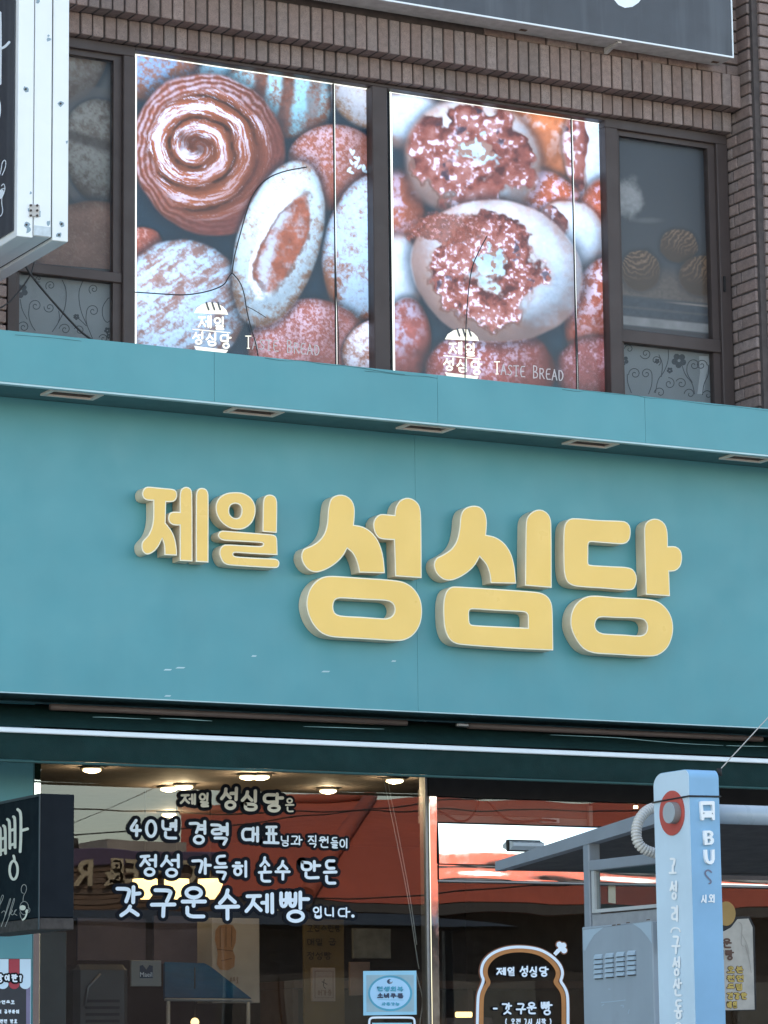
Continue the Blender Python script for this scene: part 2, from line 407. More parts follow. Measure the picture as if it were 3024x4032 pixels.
def text_row(s, x0, y0, x1, y1, slope, wd, plane, mats, parent, out_w=0, gap=.12, name='letter', base=.002, jit=0):
    """characters spread over x0..x1; narrow ones take less room"""
    ws = [(.5 if c in ' .-()' else .62 if c in '7401?' else 1.0) for c in s]
    tot = sum(ws)+gap*(len(s)-1); k = (x1-x0)/tot; x = x0; r = []
    for c, q in zip(s, ws):
        if c != ' ':
            dy = slope*(x-x0); r.append(letter(c, (x, y0+dy, x+q*k, y1+dy), wd, plane, mats, parent, out_w, jit, name, base))
        x += (q+gap)*k
    return r
def poly(name, pts, plane, off, mat, parent):
    """flat filled outline on a plane"""
    bm = bmesh.new(); vs = [bm.verts.new(plane.m(a, b, off)) for a, b in pts]
    es = [bm.edges.new((vs[i], vs[(i+1) % len(vs)])) for i in range(len(vs))]
    bmesh.ops.triangle_fill(bm, use_beauty=True, use_dissolve=False, edges=es)
    me = bpy.data.meshes.new(name); bm.to_mesh(me); bm.free(); me.materials.append(mat)
    return link(bpy.data.objects.new(name, me), parent)
def font_mesh(name, text, place, height, mat, parent, weight=0.0, extrude=0.0, align='CENTER', spacing=1.0):
    """Latin text from the built-in font; place: (origin, right vec, up vec)"""
    cu = bpy.data.curves.new(name, 'FONT'); cu.body = text; cu.size = height*1.38; cu.offset = weight; cu.extrude = extrude
    cu.align_x = align; cu.space_character = spacing; cu.resolution_u = 3
    t = bpy.data.objects.new(name, cu); COL.objects.link(t); dg = bpy.context.evaluated_depsgraph_get()
    me = bpy.data.meshes.new_from_object(t.evaluated_get(dg)); bpy.data.objects.remove(t); bpy.data.curves.remove(cu)
    o, rv, uv = [Vector(q) for q in place]; nv = rv.cross(uv)
    me.transform(Matrix(((rv.x, uv.x, nv.x, o.x), (rv.y, uv.y, nv.y, o.y), (rv.z, uv.z, nv.z, o.z), (0, 0, 0, 1))))
    me.materials.clear(); me.materials.append(mat); me.name = name
    return link(bpy.data.objects.new(name, me), parent)

# ------------------------------------------------------------------ printed pictures (painted per sheet vertex, in the sheet's own picture units)
_lat = {}
def vnoise(x, y, seed=0):
    if seed not in _lat: _lat[seed] = np.random.RandomState(seed+11).rand(256, 256)
    g = _lat[seed]; xi = np.floor(x).astype(int); yi = np.floor(y).astype(int); fx = x-xi; fy = y-yi
    fx = fx*fx*(3-2*fx); fy = fy*fy*(3-2*fy)
    a = g[xi % 256, yi % 256]; b = g[(xi+1) % 256, yi % 256]; c = g[xi % 256, (yi+1) % 256]; d = g[(xi+1) % 256, (yi+1) % 256]
    return (a*(1-fx)+b*fx)*(1-fy)+(c*(1-fx)+d*fx)*fy
def fbm(x, y, s, seed=0, o=4, g=.55):
    v = 0; a = 1; t = 0; x = x/s; y = y/s
    for k in range(o):
        v = v+a*vnoise(x, y, seed+k); t += a; a *= g; x = x*2.03+3.1; y = y*2.03+7.7
    return v/t
def sst(a, b, x):
    t = np.clip((x-a)/(b-a), 0, 1); return t*t*(3-2*t)
class Canvas:
    def __init__(self, u, v, bgc):
        self.u, self.v = u, v; self.c = np.empty(u.shape+(3,)); self.c[:] = bgc
    def put(self, mask, col):
        m = np.clip(mask, 0, 1)[..., None]; self.c = self.c*(1-m)+np.asarray(col)*m
    def local(self, cx, cy, rx, ry, rot=0, wob=.05, seed=0):
        a = R(rot); dx, dy = self.u-cx, self.v-cy
        x = (dx*math.cos(a)+dy*math.sin(a))/rx; y = (-dx*math.sin(a)+dy*math.cos(a))/ry
        r = np.sqrt(x*x+y*y)*(1+wob*(fbm(self.u, self.v, max(rx, ry)*.6, seed+40, 3)-.5)*2)
        return x, y, r
    def shade(self, x, y, r):
        nz = np.sqrt(np.clip(1-r*r, 0, 1)); l = np.clip((-x*.35-y*.62+nz*.75), 0, 1.3); return .20+.88*l
def flour_loaf(cv, cx, cy, rx, ry, rot, seed, crust=(.42, .20, .13), flour=(.62, .78, .97), amt=.70, soft=.03, dark=1.0, streak=None):
    x, y, r = cv.local(cx, cy, rx, ry, rot, .05, seed); m = 1-sst(1-soft, 1+soft, r)
    sh = cv.shade(x, y, r)[..., None]
    big = fbm(cv.u, cv.v, 70, seed, 3); med = fbm(cv.u, cv.v, 17, seed+3, 4, .65); fin = fbm(cv.u, cv.v, 5, seed+5, 3, .7)
    f = amt+(big-.5)*.9+(med-.5)*1.1+(fin-.5)*.9-.55*sst(.72, 1.0, r)*(.4+.6*sst(-.2, .8, y+.3*x))
    if streak is not None:
        a = R(streak); s1 = fbm(cv.u*math.cos(a)+cv.v*math.sin(a), (-cv.u*math.sin(a)+cv.v*math.cos(a))*7, 60, seed+9, 4, .6); f = f+(s1-.5)*1.6
    f = sst(.12, .95, f)[..., None]
    c = np.array(crust)*(.45+.75*sh)*(.7+.6*med[..., None])
    fl = np.array(flour)*(.42+.62*sh)*(.90+.2*fin[..., None])
    c = (c*(1-f)+fl*f)*dark*(1-.30*sst(.86, 1.0, r)[..., None])
    cv.put((1-sst(.95, 1.20, r))*.85*(1-m), np.array((.018, .035, .055))); cv.put(m, c); return x, y, r, m
def brown_bun(cv, cx, cy, rx, ry, rot, seed, base=(.46, .20, .14), hi=(.80, .62, .66), sp=.55, soft=.03, fine=9):
    x, y, r = cv.local(cx, cy, rx, ry, rot, .05, seed); m = 1-sst(1-soft, 1+soft, r); sh = cv.shade(x, y, r)[..., None]
    n = fbm(cv.u, cv.v, fine, seed, 4, .6)[..., None]; n3 = fbm(cv.u, cv.v, 45, seed+9, 3)[..., None]; n4 = fbm(cv.u, cv.v, fine*.4, seed+12, 2)[..., None]
    c = np.array(base)*(.30+.85*sh)*(.65+.7*n3)*(.8+.4*n4)
    k = sst(sp-.05, sp+.16, n*.7+n4*.3)*np.clip(sh-.38, 0, 1)*(.4+1.1*n3); k = np.clip(k, 0, .85); c = c*(1-k)+np.array(hi)*k*(.45+.6*sh)
    cv.put((1-sst(.95, 1.20, r))*.85*(1-m), np.array((.018, .032, .05))); cv.put(m, c*(1-.35*sst(.8, 1, r)[..., None]))
    return x, y, r, m
def cheese_bun(cv, cx, cy, rx, ry, rot, seed, crx, cry, off=(0, 0), hole=.22, soft=.03, blur=1.0, cheese=True, rag=1.0):
    """pale bun with a ring of bubbly burnt cheese crust"""
    x, y, r = cv.local(cx, cy, rx, ry, rot, .05, seed); m = 1-sst(1-soft, 1+soft, r); sh = cv.shade(x, y, r)[..., None]
    n = fbm(cv.u, cv.v, 50, seed, 4)[..., None]; nf = fbm(cv.u, cv.v, 7, seed+2, 3)[..., None]
    n2_ = fbm(cv.u, cv.v, 20, seed+8, 4, .6)[..., None]
    c = np.array((.76, .91, 1.10))*(.36+.68*sh)*(.62+.26*n+.20*nf+.22*n2_)
    rim = sst(.60, 1.04, r+.22*np.clip(y*.9-x*.45, -.5, 1)+(n2_[..., 0]-.5)*.35)[..., None]
    c = c*(1-.8*rim)+np.array((.56, .33, .27))*rim*.8*(.35+sh*.7)*(.7+.5*n)
    cv.put((1-sst(.95, 1.2, r))*.8*(1-m), np.array((.025, .035, .055))); cv.put(m, c)
    if not cheese: return x, y, r, m
    a, b, q = cv.local(cx+off[0], cy+off[1], crx, cry, rot+12, .0, seed+3)
    bl = blur; w1 = fbm(cv.u, cv.v, 60, seed+21, 3, .5); w2 = fbm(cv.u, cv.v, 16*bl, seed+23, 3, .55)
    q = q+((w1-.5)*.55+(w2-.5)*.28)*rag
    f1 = fbm(cv.u, cv.v, 12*bl, seed+31, 3, .5); f2 = fbm(cv.u, cv.v, 5.5*bl, seed+33, 2, .5); f3 = fbm(cv.u, cv.v, 34*bl, seed+35, 3)
    t = np.clip((q-hole)/max(.05, .92-hole), 0, 1); crest = np.sin(np.pi*t)
    slope = np.cos(np.pi*t)*(a*.35+b*.75)/np.maximum(.2, np.hypot(a, b))      # lit from above
    lum = .36+.40*crest-.50*slope+(f1-.5)*1.7+(f3-.5)*.9
    dark, mid, brt = np.array((.15, .045, .045)), np.array((.40, .150, .125)), np.array((.58, .32, .31))
    l_ = np.clip(lum, 0, 1.3)[..., None]
    base = np.where(l_ < .55, dark+(mid-dark)*(l_/.55), mid+(brt-mid)*((l_-.55)/.75))
    hl = sst(.52, .68, f2*.55+f1*.45)*sst(.30, .80, lum); base = base*(1-hl[..., None]*.9)+np.array((.95, .88, 1.08))*hl[..., None]*.9
    bt = sst(.62, .72, fbm(cv.u, cv.v, 40, seed+51, 3))*sst(.45, .6, f1)*.85; base = base*(1-bt[..., None])+np.array((.07, .055, .10))*bt[..., None]
    cv.put((1-sst(.92, 1.12, q))*.40*m, np.array((.62, .42, .34))*(.5+.6*sh))
    ed_ = 1-sst(.86, .96, q); cv.put(ed_*m, base)
    lo = (1-sst(.0, .07, np.abs(q-.95)))*sst(.0, .6, b)*m; cv.put(lo*.55, np.array((.17, .06, .05)))
    if hole > 0:
        q2 = q+(fbm(cv.u, cv.v, 20*bl, seed+61, 3)-.5)*.22*rag
        h = 1-sst(hole*.80, hole*1.10, q2)
        hc = np.array((.60, .80, .94))*(.62+.62*fbm(cv.u, cv.v, 22*bl, seed+71, 3)[..., None]); hb = sst(.60, .68, fbm(cv.u, cv.v, 13*bl, seed+73, 3))[..., None]*.8
        hc = hc*(1-hb)+np.array((.42, .18, .11))*hb; cv.put(h*m, hc)
        cv.put((1-sst(.0, .09, np.abs(q2-hole*1.0)))*sst(-.2, .5, b)*m*.6, np.array((.86, .78, .80)))
    return x, y, r, m
def print_sheet(name, quad, nx, ny, plane, off, painter, mat, parent, tone=(1, 1, 1), gam=1.0):
    """quad in picture units TL,TR,BR,BL -> fine grid carrying the painted colours"""
    a, b = np.meshgrid(np.linspace(0, 1, nx), np.linspace(0, 1, ny)); q = np.array(quad, float)
    # straight lines stay straight: interpolate on the plane itself, not in the picture
    tl, tr, br, bl = [np.array(plane.m(*k, off)) for k in quad]
    pos = ((tl*(1-a[..., None])+tr*a[..., None])*(1-b[..., None])+(bl*(1-a[..., None])+br*a[..., None])*b[..., None])
    d = pos-CAM; dz = d@AX_F; u = W/2+F*(d@AX_R)/dz; v = H/2-F*(d@AX_U)/dz
    col = np.clip(np.clip(painter(u/1.8228, v/1.8228), 0, 2)**gam*np.array(tone), 0, 1.6)
    me = bpy.data.meshes.new(name); nv = nx*ny; nf = (nx-1)*(ny-1)
    i = np.arange(nv).reshape(ny, nx)
    fc = np.stack([i[:-1, :-1], i[1:, :-1], i[1:, 1:], i[:-1, 1:]], -1).reshape(-1, 4)
    me.vertices.add(nv); me.vertices.foreach_set('co', pos.reshape(-1).astype(np.float32))
    me.loops.add(nf*4); me.loops.foreach_set('vertex_index', fc.reshape(-1).astype(np.int32))
    me.polygons.add(nf); me.polygons.foreach_set('loop_start', np.arange(nf, dtype=np.int32)*4)
    me.update(calc_edges=True); me.validate()
    at = me.color_attributes.new('print', 'FLOAT_COLOR', 'POINT')
    at.data.foreach_set('color', np.concatenate([col.reshape(-1, 3), np.ones((nv, 1))], 1).astype(np.float32).reshape(-1))
    me.materials.append(mat)
    return link(bpy.data.objects.new(name, me), parent)

def paint_left(u, v):
    cv = Canvas(u, v, (.022, .060, .095)); N = lambda s, k=0, o=4: fbm(u, v, s, k, o)
    flour_loaf(cv, 325, 160, 130, 58, 8, 3, amt=.45, soft=.14, crust=(.40, .20, .14), flour=(.32, .55, .85))
    flour_loaf(cv, 505, 185, 85, 62, 20, 4, amt=.75, soft=.08, flour=(.42, .76, .98))
    x, y, r, m = flour_loaf(cv, 605, 203, 116, 92, 24, 6, amt=.72, soft=.05, flour=(.46, .82, 1.0))
    for k, cxx in enumerate((-.40, .14, .66)):
        st = 1-sst(.07, .19, np.abs(x-cxx-.22*y+.10*(N(18, 8)-.5))); cv.put(st*m*(.92 if k < 2 else .6), np.array((.25, .10, .065))*(.5+1.1*N(9, 9)[..., None]))
    flour_loaf(cv, 805, 190, 95, 88, 50, 8, amt=.78, soft=.06, crust=(.56, .36, .25), flour=(.80, .84, .95))
    x, y, r, m = brown_bun(cv, 722, 362, 104, 94, 0, 12, base=(.42, .18, .14), hi=(.78, .66, .80), sp=.47, fine=7)
    for k in range(13):
        rs = random.Random(k); px, py = 748+rs.random()*46, 322+rs.random()*52; an = rs.random()*3
        du = (u-px)*math.cos(an)+(v-py)*math.sin(an); dv = -(u-px)*math.sin(an)+(v-py)*math.cos(an)
        cv.put((1-sst(.7, 1.2, np.sqrt((du/7)**2+(dv/3)**2)))*m, (.75, .95, 1.1))
    brown_bun(cv, 308, 530, 44, 40, 0, 14, base=(.44, .16, .12), sp=.55)
    # coiled pastry: colours run along the coil
    x, y, r, m0 = brown_bun(cv, 452, 332, 162, 178, -18, 16, base=(.42, .165, .12), hi=(.72, .56, .72), sp=.62)
    ca, sa = math.cos(.35), math.sin(.35); dx, dy = u-424, v-318; X = dx*ca+dy*sa; Y = -dx*sa+dy*ca
    rr = np.hypot(X*.94, Y*1.0)+(N(45, 18)-.5)*14; th = np.arctan2(Y, X)
    pitch = 46.0; k = rr/pitch-th/(2*math.pi)+.3; fr = k-np.floor(k); turn = np.floor(k)
    arc = (th+2*math.pi*turn)*np.maximum(rr, 12)
    def strk(la, ac, sd): return fbm(arc/la*10, fr*ac*10, 10, sd, 4, .6)
    s1 = strk(70, 9.0, 21); s2 = strk(26, 20.0, 25)
    prof = np.exp(-((fr-.55)/.26)**2)                     # lit crown of each turn
    sh = cv.shade(x, y, r)
    lit = prof*.55+(s1-.5)*1.7+(s2-.5)*1.3+.30*(sh-.85)+.10
    lit = sst(.40, .74, lit)*(1-sst(.86, 1.0, r))*(.25+.75*sst(-.75, .35, -y*.8-.25*x))
    body = np.array((.50, .195, .11))*(.30+.75*np.clip(prof+.25, 0, 1)[..., None])*(.6+.55*sh[..., None])*(.6+.8*s1[..., None])
    hi = np.array((.84, .88, 1.10))*(.60+.65*s2[..., None])
    col = body*(1-lit[..., None])+hi*lit[..., None]
    gr = (1-sst(.05, .16, fr))+sst(.95, 1.0, fr); col = col*(1-.62*(np.clip(gr, 0, 1)*sst(.30, .55, N(30, 33)))[..., None]*(1-.5*sst(.6, .9, r))[..., None])
    lay = .5+.5*np.cos(2*math.pi*(r*15+(N(50, 26)-.5)*1.6)); rim = sst(.74, .84, r+(N(60, 27)-.5)*.2)
    rl = .75*sst(.42, .95, lay*.40+.75*fbm(np.arctan2(y,x)*160, r*160, 9, 28, 3))*(.15+.85*sst(-.25, .6, -y*.9-x*.25)); rc = np.array((.44, .17, .115))*(.62+.38*lay[..., None])*(.5+.65*sh[..., None])
    rc = rc*(1-rl[..., None]*.85)+np.array((.80, .78, .98))*rl[..., None]*.85; col = col*(1-rim[..., None])+rc*rim[..., None]
    cv.put(m0*(1-sst(.97, 1.0, r)*.3), col)
    cen = 1-sst(.55, 1.15, np.hypot((X+4)/46, (Y+6)/24)+(N(14, 29)-.5)*.9); cv.put(cen*.85*m0, np.array((.17, .06, .035))*(.6+.9*N(6, 30)[..., None]))
    dk = sst(.28, .80, x*.70+y*.62)*m0*(1-.6*lit); cv.put(dk*.72, np.array((.25, .095, .080))*(.7+.6*N(8, 34)[..., None]))
    dk2 = sst(.55, .95, y-.1*x)*m0; cv.put(dk2*.6, np.array((.24, .09, .085))*(.7+.6*N(14, 35)[..., None]))
    # floured loaves
    flour_loaf(cv, 802, 545, 106, 170, 8, 30, amt=.74, flour=(.58, .78, 1.0), crust=(.42, .20, .13))
    brown_bun(cv, 668, 752, 130, 106, 0, 32, base=(.36, .15, .135), hi=(.72, .62, .76), sp=.48, fine=5)
    flour_loaf(cv, 797, 752, 52, 66, 35, 33, amt=.85, flour=(.78, .82, .97))
    flour_loaf(cv, 396, 658, 134, 140, -12, 34, amt=.72, flour=(.60, .80, 1.02), crust=(.38, .25, .24), streak=-33)
    x, y, r, m = flour_loaf(cv, 601, 527, 88, 182, 16, 36, amt=.95, flour=(.72, .90, 1.05), crust=(.50, .32, .24))
    q = np.hypot((x-.10+.18*np.sin(y*2.2))/.56, (y-.0)/.70)+(N(30, 62)-.5)*.28
    sc = (1-sst(.80, .96, q))*m; inner = np.array((.42, .165, .11))*(.45+.75*N(20, 63)[..., None]+.4*N(5, 66)[..., None])
    fl = sst(.10, .80, N(24, 64)*.9+N(6, 67)*.5-.50+.60*np.exp(-((x+.16)/.20)**2)-.1)[..., None]; inner = inner*(1-fl*.85)+np.array((.66, .78, .95))*fl*.85
    cv.put(sc, inner); lip = (1-sst(.03, .14, np.abs(q-.92)))*m; cv.put(lip*.8*sst(-.1, .35, -x+.2), (.92, 1.0, 1.08)); cv.put(lip*.75*sst(.05, .4, x)*sst(.35, .6, N(16, 68)), (.22, .10, .07))
    lip2 = (1-sst(.02, .08, np.abs(q-.80)))*m; cv.put(lip2*.6*sst(-.1, .2, -x+.1), (.20, .085, .06))
    crk = sst(.55, .66, fbm(u, v, 9, 65, 5, .6))*sst(.25, .8, y)*m; cv.put(crk*.6, (.30, .40, .50))
    return cv.c
def paint_right(u, v):
    cv = Canvas(u, v, (.035, .07, .10)); N = lambda s, k=0, o=4: fbm(u, v, s, k, o)
    cheese_bun(cv, 884, 262, 100, 62, 10, 103, 40, 26, (40, 50), .0, .2, 2.5)
    brown_bun(cv, 860, 470, 62, 100, 0, 104, base=(.42, .16, .11), hi=(.74, .76, 1.05), sp=.50, soft=.16, fine=22)
    cheese_bun(cv, 862, 602, 50, 94, 0, 105, 20, 20, (0, 0), .0, .10, 2, cheese=False)
    brown_bun(cv, 1205, 300, 130, 125, 30, 106, base=(.55, .23, .12), hi=(.86, .74, .80), sp=.55, soft=.16, fine=30)
    cheese_bun(cv, 1296, 345, 74, 132, -14, 107, 42, 110, (-62, -10), .0, .08, 2.2)
    brown_bun(cv, 1168, 468, 112, 96, 35, 108, base=(.46, .155, .09), hi=(.84, .76, 1.0), sp=.46, soft=.06, fine=12)
    brown_bun(cv, 1302, 500, 58, 112, 0, 118, base=(.44, .16, .11), hi=(.70, .58, .76), sp=.52, soft=.08, fine=14)
    cheese_bun(cv, 1225, 520, 84, 86, 10, 109, 60, 36, (-48, -44), .0, .05, 1.4)
    cheese_bun(cv, 1020, 345, 148, 130, 12, 110, 148, 128, (2, -2), .26, .07, 1.7, True, 1.7)
    brown_bun(cv, 1298, 668, 74, 116, 20, 112, base=(.40, .145, .11), hi=(.82, .84, 1.08), sp=.45, soft=.05, fine=12)
    brown_bun(cv, 1290, 800, 92, 72, 0, 113, base=(.25, .10, .10), hi=(.55, .42, .52), sp=.54, soft=.06)
    brown_bun(cv, 880, 735, 52, 90, 0, 114, base=(.38, .15, .14), hi=(.60, .70, .95), sp=.46, soft=.04, fine=24)
    brown_bun(cv, 1060, 800, 142, 96, 0, 115, base=(.34, .125, .115), hi=(.80, .76, .98), sp=.50, soft=.04, fine=9)
    cheese_bun(cv, 1074, 585, 186, 154, 14, 116, 122, 140, (-18, -2), .29, .025, 1.0, True, 1.15)
    ar = np.hypot((u-962)/96, (v-492)/40); band = (1-sst(.7, 1.0, ar+(N(26, 90)-.5)*.8+(N(9, 91)-.5)*.4))
    cv.put(band*.9, np.array((.36, .135, .10))*(.40+1.1*N(7, 92)[..., None])+np.array((.3, .26, .32))*sst(.6, .75, N(5, 93))[..., None])
    return cv.c
def paint_dim_left(u, v):
    cv = Canvas(u, v, (.055, .058, .062)); N = lambda s, k=0, o=4: fbm(u, v, s, k, o)
    flour_loaf(cv, 150, 130, 78, 100, 30, 203, crust=(.17, .12, .10), flour=(.26, .24, .22), amt=.55)
    cv.put((1-sst(.2, .6, np.abs((u-205)*.85+(v-250)*.45)/40))*.45, (.17, .185, .20))
    x, y, r, m = flour_loaf(cv, 222, 330, 84, 120, -10, 204, crust=(.12, .09, .075), flour=(.27, .26, .24), amt=.6)
    cv.put((1-sst(.04, .18, np.abs(y-.35*x+.15)))*m*.8, (.05, .035, .03))
    cv.put((1-sst(.05, .12, np.abs(r-1.12)))*.6, (.13, .12, .12))
    brown_bun(cv, 215, 540, 150, 104, 5, 206, base=(.17, .09, .068), hi=(.26, .17, .13), sp=.58, fine=7)
    return cv.c
def paint_dim_right(u, v):
    cv = Canvas(u, v, (.050, .058, .072)); N = lambda s, k=0, o=4: fbm(u, v, s, k, o)
    cv.put(np.clip((v-330)/500, 0, .5), (.10, .10, .105))
    cv.put((1-sst(.5, 1.1, np.hypot((u-1360)/34, (v-425)/46)+(N(24, 300)-.5)*.8))*.85, np.array((.30, .30, .31))*(.55+.8*N(14, 301)[..., None]))
    cv.put((1-sst(.2, 1, np.hypot((u-1400)/45, (v-476)/9)))*.5, (.17, .175, .185))
    tilt = v-.10*(u-1345)
    cv.put(sst(560, 600, tilt)*(1-sst(634, 640, tilt))*.75, np.array((.17, .13, .11))*(.6+.7*N(5, 330)[..., None]))
    for cx, cy, rx, ry, ro, k, ex in ((1466, 532, 42, 36, 15, 3, .2), (1384, 585, 42, 46, -8, 1, .0), (1515, 595, 48, 44, 12, 2, .5)):
        x, y, r = cv.local(cx, cy, rx, ry, ro, .10, 310+k); m = 1-sst(.93, 1.04, r)
        w = x+ex+(N(30, 320+k)-.5)*.5; rg = (y*(1.6 if k == 1 else .8)+w*w*(1.2 if k == 1 else .4)+w*(0 if k == 1 else 1.7))*2.3+(N(14, 325+k)-.5)*1.5
        f = rg-np.floor(rg); seg = np.exp(-((f-.55)/.20)**2)*(.35+1.1*N(11, 350+k))
        sh = np.clip(.30-y*.75+.2*(1-r), 0, 1)
        c = np.array((.085, .058, .044))+np.array((.26, .155, .10))*(seg*sh*(.45+.9*N(5, 340+k)))[..., None]
        cv.put((1-sst(.88, 1.3, r))*.65*(1-m), (.022, .024, .028)); cv.put(m, c)
    cv.put(sst(641, 644, tilt)*(1-sst(678, 681, tilt)), np.array((.062, .070, .084))*(.75+.6*N(9, 331)[..., None]))
    cv.put((1-sst(1, 3, np.abs(tilt-643)))*sst(1420, 1500, u)*.7, (.34, .28, .25))
    cv.put((1-sst(1, 4, np.abs(tilt-662)))*.35, (.16, .14, .13))
    cv.put(sst(680, 684, tilt)*(1-sst(699, 702, tilt)), np.array((.25, .245, .25))*(.7+.5*N(24, 332)[..., None]))
    cv.put(sst(702, 704, tilt), (.06, .055, .06))
    return cv.c
# ================================================================== SETTING
tag(MB().box(-60, 70, -5.5, .3, -.2, 0).build('pavement', M_pave), kind='structure')
tag(MB().box(-400, 400, -400, 400, -.6, -.21).build('ground', M_concrete), kind='structure')
tag(MB().box(-60, 70, -13.0, -5.62, -.3, -.13).build('road', M_asphalt), kind='structure')
tag(MB().box(-60, 70, -5.62, -5.503, -.3, 0.004, b=.02).build('kerb', M_concrete), kind='structure')
tag(MB().box(-60, 70, -15.9, -13.003, -.3, 0).build('far_pavement', M_pave), kind='structure')

# planes (metres; the street is towards -y)
Y_SOLD, Y_UP, Y_PIER, Y_PIER2 = 0.0, -.10, -.18, -.225
Y_FR, Y_GLU, Y_LB = .05, .085, .115
Y_FASC, Y_SIGN, Y_LET = -.69, -.36, -.45
Y_AWN, Y_GL = -.27, .28
pFR, pLB = Plane('y', Y_FR), Plane('y', Y_LB)
pSG, pGL, pFA = Plane('y', Y_SIGN), Plane('y', Y_GL-.006), Plane('y', Y_FASC)
zc = lambda u, v, y: P(u, v, y).z
xc = lambda u, v, y: P(u, v, y).x

# ================================================================== BUILDING
bld = thing('bakery_building', 'brick building with a teal bakery shopfront on its ground floor', 'building', (0, .3, 0))
XL, XR = -14.0, 16.0
Z_CAN0 = (zc(0, 1507, Y_FASC)+zc(3024, 1788, Y_FASC))/2      # fascia lower edge
Z_CAN1 = (zc(0, 1302, Y_FASC)+zc(3024, 1607, Y_FASC))/2      # fascia upper edge
Z_SG0 = (zc(0, 2720, Y_SIGN)+zc(3024, 2867, Y_SIGN))/2
Z_HEAD = (zc(1512, 314, Y_SOLD)+zc(2861, 519, Y_SOLD))/2      # underside of the small soldier course
Z_UP0 = (zc(1512, 214, Y_UP)+zc(2925, 437, Y_UP))/2
print('heights: sign bottom %.2f canopy %.2f-%.2f head %.2f upper soldier %.2f' % (Z_SG0, Z_CAN0, Z_CAN1, Z_HEAD, Z_UP0))
MB().box(XL, XR, .36, 9, 3.62, 13).build('core_wall', M_mortar, bld)
X_GL0, X_GL1 = xc(146, 3300, Y_GL), xc(3024, 3300, Y_GL)+1.6
MB().box(XL, X_GL0-.9, .32, 9, 0, 3.618).build('side_wall', M_teal_side, bld)
MB().box(X_GL1, XR, .32, 9, 0, 3.618).build('side_wall', pm('brown_render', (.10, .08, .07), .8), bld)
MB().box(X_GL0-.9, X_GL1, 8.8, 9, 0, 3.618).build('rear_wall', M_mortar, bld)

# --- brick wall: every brick in view its own piece
wall = MB().box(XL, XR, .17, .358, Z_CAN1-.6, 13).build('brick_wall', M_mortar, bld)
def brick_mesh(nm, lx, ly, lz):
    bm = bmesh.new(); bmesh.ops.create_cube(bm, size=1)
    for q in bm.verts: q.co = (q.co.x*lx, q.co.y*ly, q.co.z*lz)
    bmesh.ops.bevel(bm, geom=bm.edges[:], offset=.0035, segments=1, affect='EDGES', profile=.5)
    me = bpy.data.meshes.new(nm); bm.to_mesh(me); bm.free(); me.materials.append(M_brick); return me
_bm = {}
def brick(x0, x1, y0, y1, z0, z1, jit=.0015):
    k = (round(x1-x0, 3), round(y1-y0, 3), round(z1-z0, 3))
    if k not in _bm: _bm[k] = brick_mesh('brick', *k)
    o = bpy.data.objects.new('brick', _bm[k])
    o.location = ((x0+x1)/2+random.uniform(-jit, jit), (y0+y1)/2+random.uniform(-jit*2, jit*2), (z0+z1)/2+random.uniform(-jit, jit))
    o.rotation_euler = (random.uniform(-.006, .006), random.uniform(-.008, .008), random.uniform(-.012, .012))
    return link(o, wall)
XP = xc(2968, 900, Y_PIER)              # outer corner of the right-hand pier
xw0 = xc(-30, 900, Y_SOLD)
PT = .0672
n0 = 0; x = XP-.004
Z_LOW1 = Z_UP0+.012
while x > xw0-.25:
    brick(x-.0575, x, Y_SOLD, Y_SOLD+.19, Z_HEAD, Z_LOW1-.002)                     # small soldiers over the window
    brick(x-.0575+.002, x+.002, Y_UP, Y_UP+.19, Z_LOW1+.002, Z_LOW1+.19)              # projecting soldiers
    x -= PT
MB().box(xw0-.3, XP-.002, Y_SOLD+.014, .168, Z_HEAD+.003, Z_LOW1).build('mortar_bed', M_mortar, wall)
MB().box(xw0-.3, XP+.018, Y_UP+.014, .167, Z_LOW1+.004, Z_LOW1+.186).build('mortar_bed', M_mortar, wall)
zt = Z_LOW1+.20                          # plain stretcher courses above, mostly behind the dark sign
MB().box(xw0-.3, XP+.018, Y_UP+.045, .166, zt-.012, 11.4).build('mortar_bed', M_mortar, wall)
for k in range(11):
    z0 = zt+k*PT; x = XP+.02-(0 if k % 2 else .1)
    if k % 2 == 0: brick(x+.008, XP+.02, Y_UP+.03, Y_UP+.12, z0, z0+.057)
    for j in range(8):
        brick(x-.19, x, Y_UP+.03, Y_UP+.12, z0, z0+.057); x -= .2
zb = Z_CAN1-.33
MB().box(XP+.015, XP+1.5, Y_PIER2+.02, .165, zb, 11.3).build('mortar_bed', M_mortar, wall)
MB().box(XP+.009, XP+.05, Y_PIER+.012, .165, zb, 11.3).build('mortar_bed', M_mortar, wall)
k = 0; z0 = zb
while z0 < Z_LOW1+.95:
    o_ = .0 if k % 2 else .045
    brick(XP, XP+.043, Y_PIER, Y_PIER+.185-o_, z0, z0+.057)
    brick(XP, XP+.043, Y_PIER+.195-o_, Y_FR+.06, z0, z0+.057)
    xx = XP+.052; first = .09 if k % 2 else .19
    while xx < XP+.62:
        brick(xx, xx+first, Y_PIER2, Y_PIER2+.09, z0, z0+.057); xx += first+.01; first = .19
    z0 += PT; k += 1
xlj = xc(28, 1250, Y_SOLD)                # left jamb
MB().box(xlj-.6, xlj-.02, Y_SOLD+.012, .168, zb, Z_HEAD+.02).build('mortar_bed', M_mortar, wall)
z0 = zb
while z0 < Z_HEAD-.06:
    brick(xlj-.19, xlj-.004, Y_SOLD, Y_SOLD+.09, z0, z0+.057); brick(xlj-.39, xlj-.2, Y_SOLD, Y_SOLD+.09, z0, z0+.057); z0 += PT

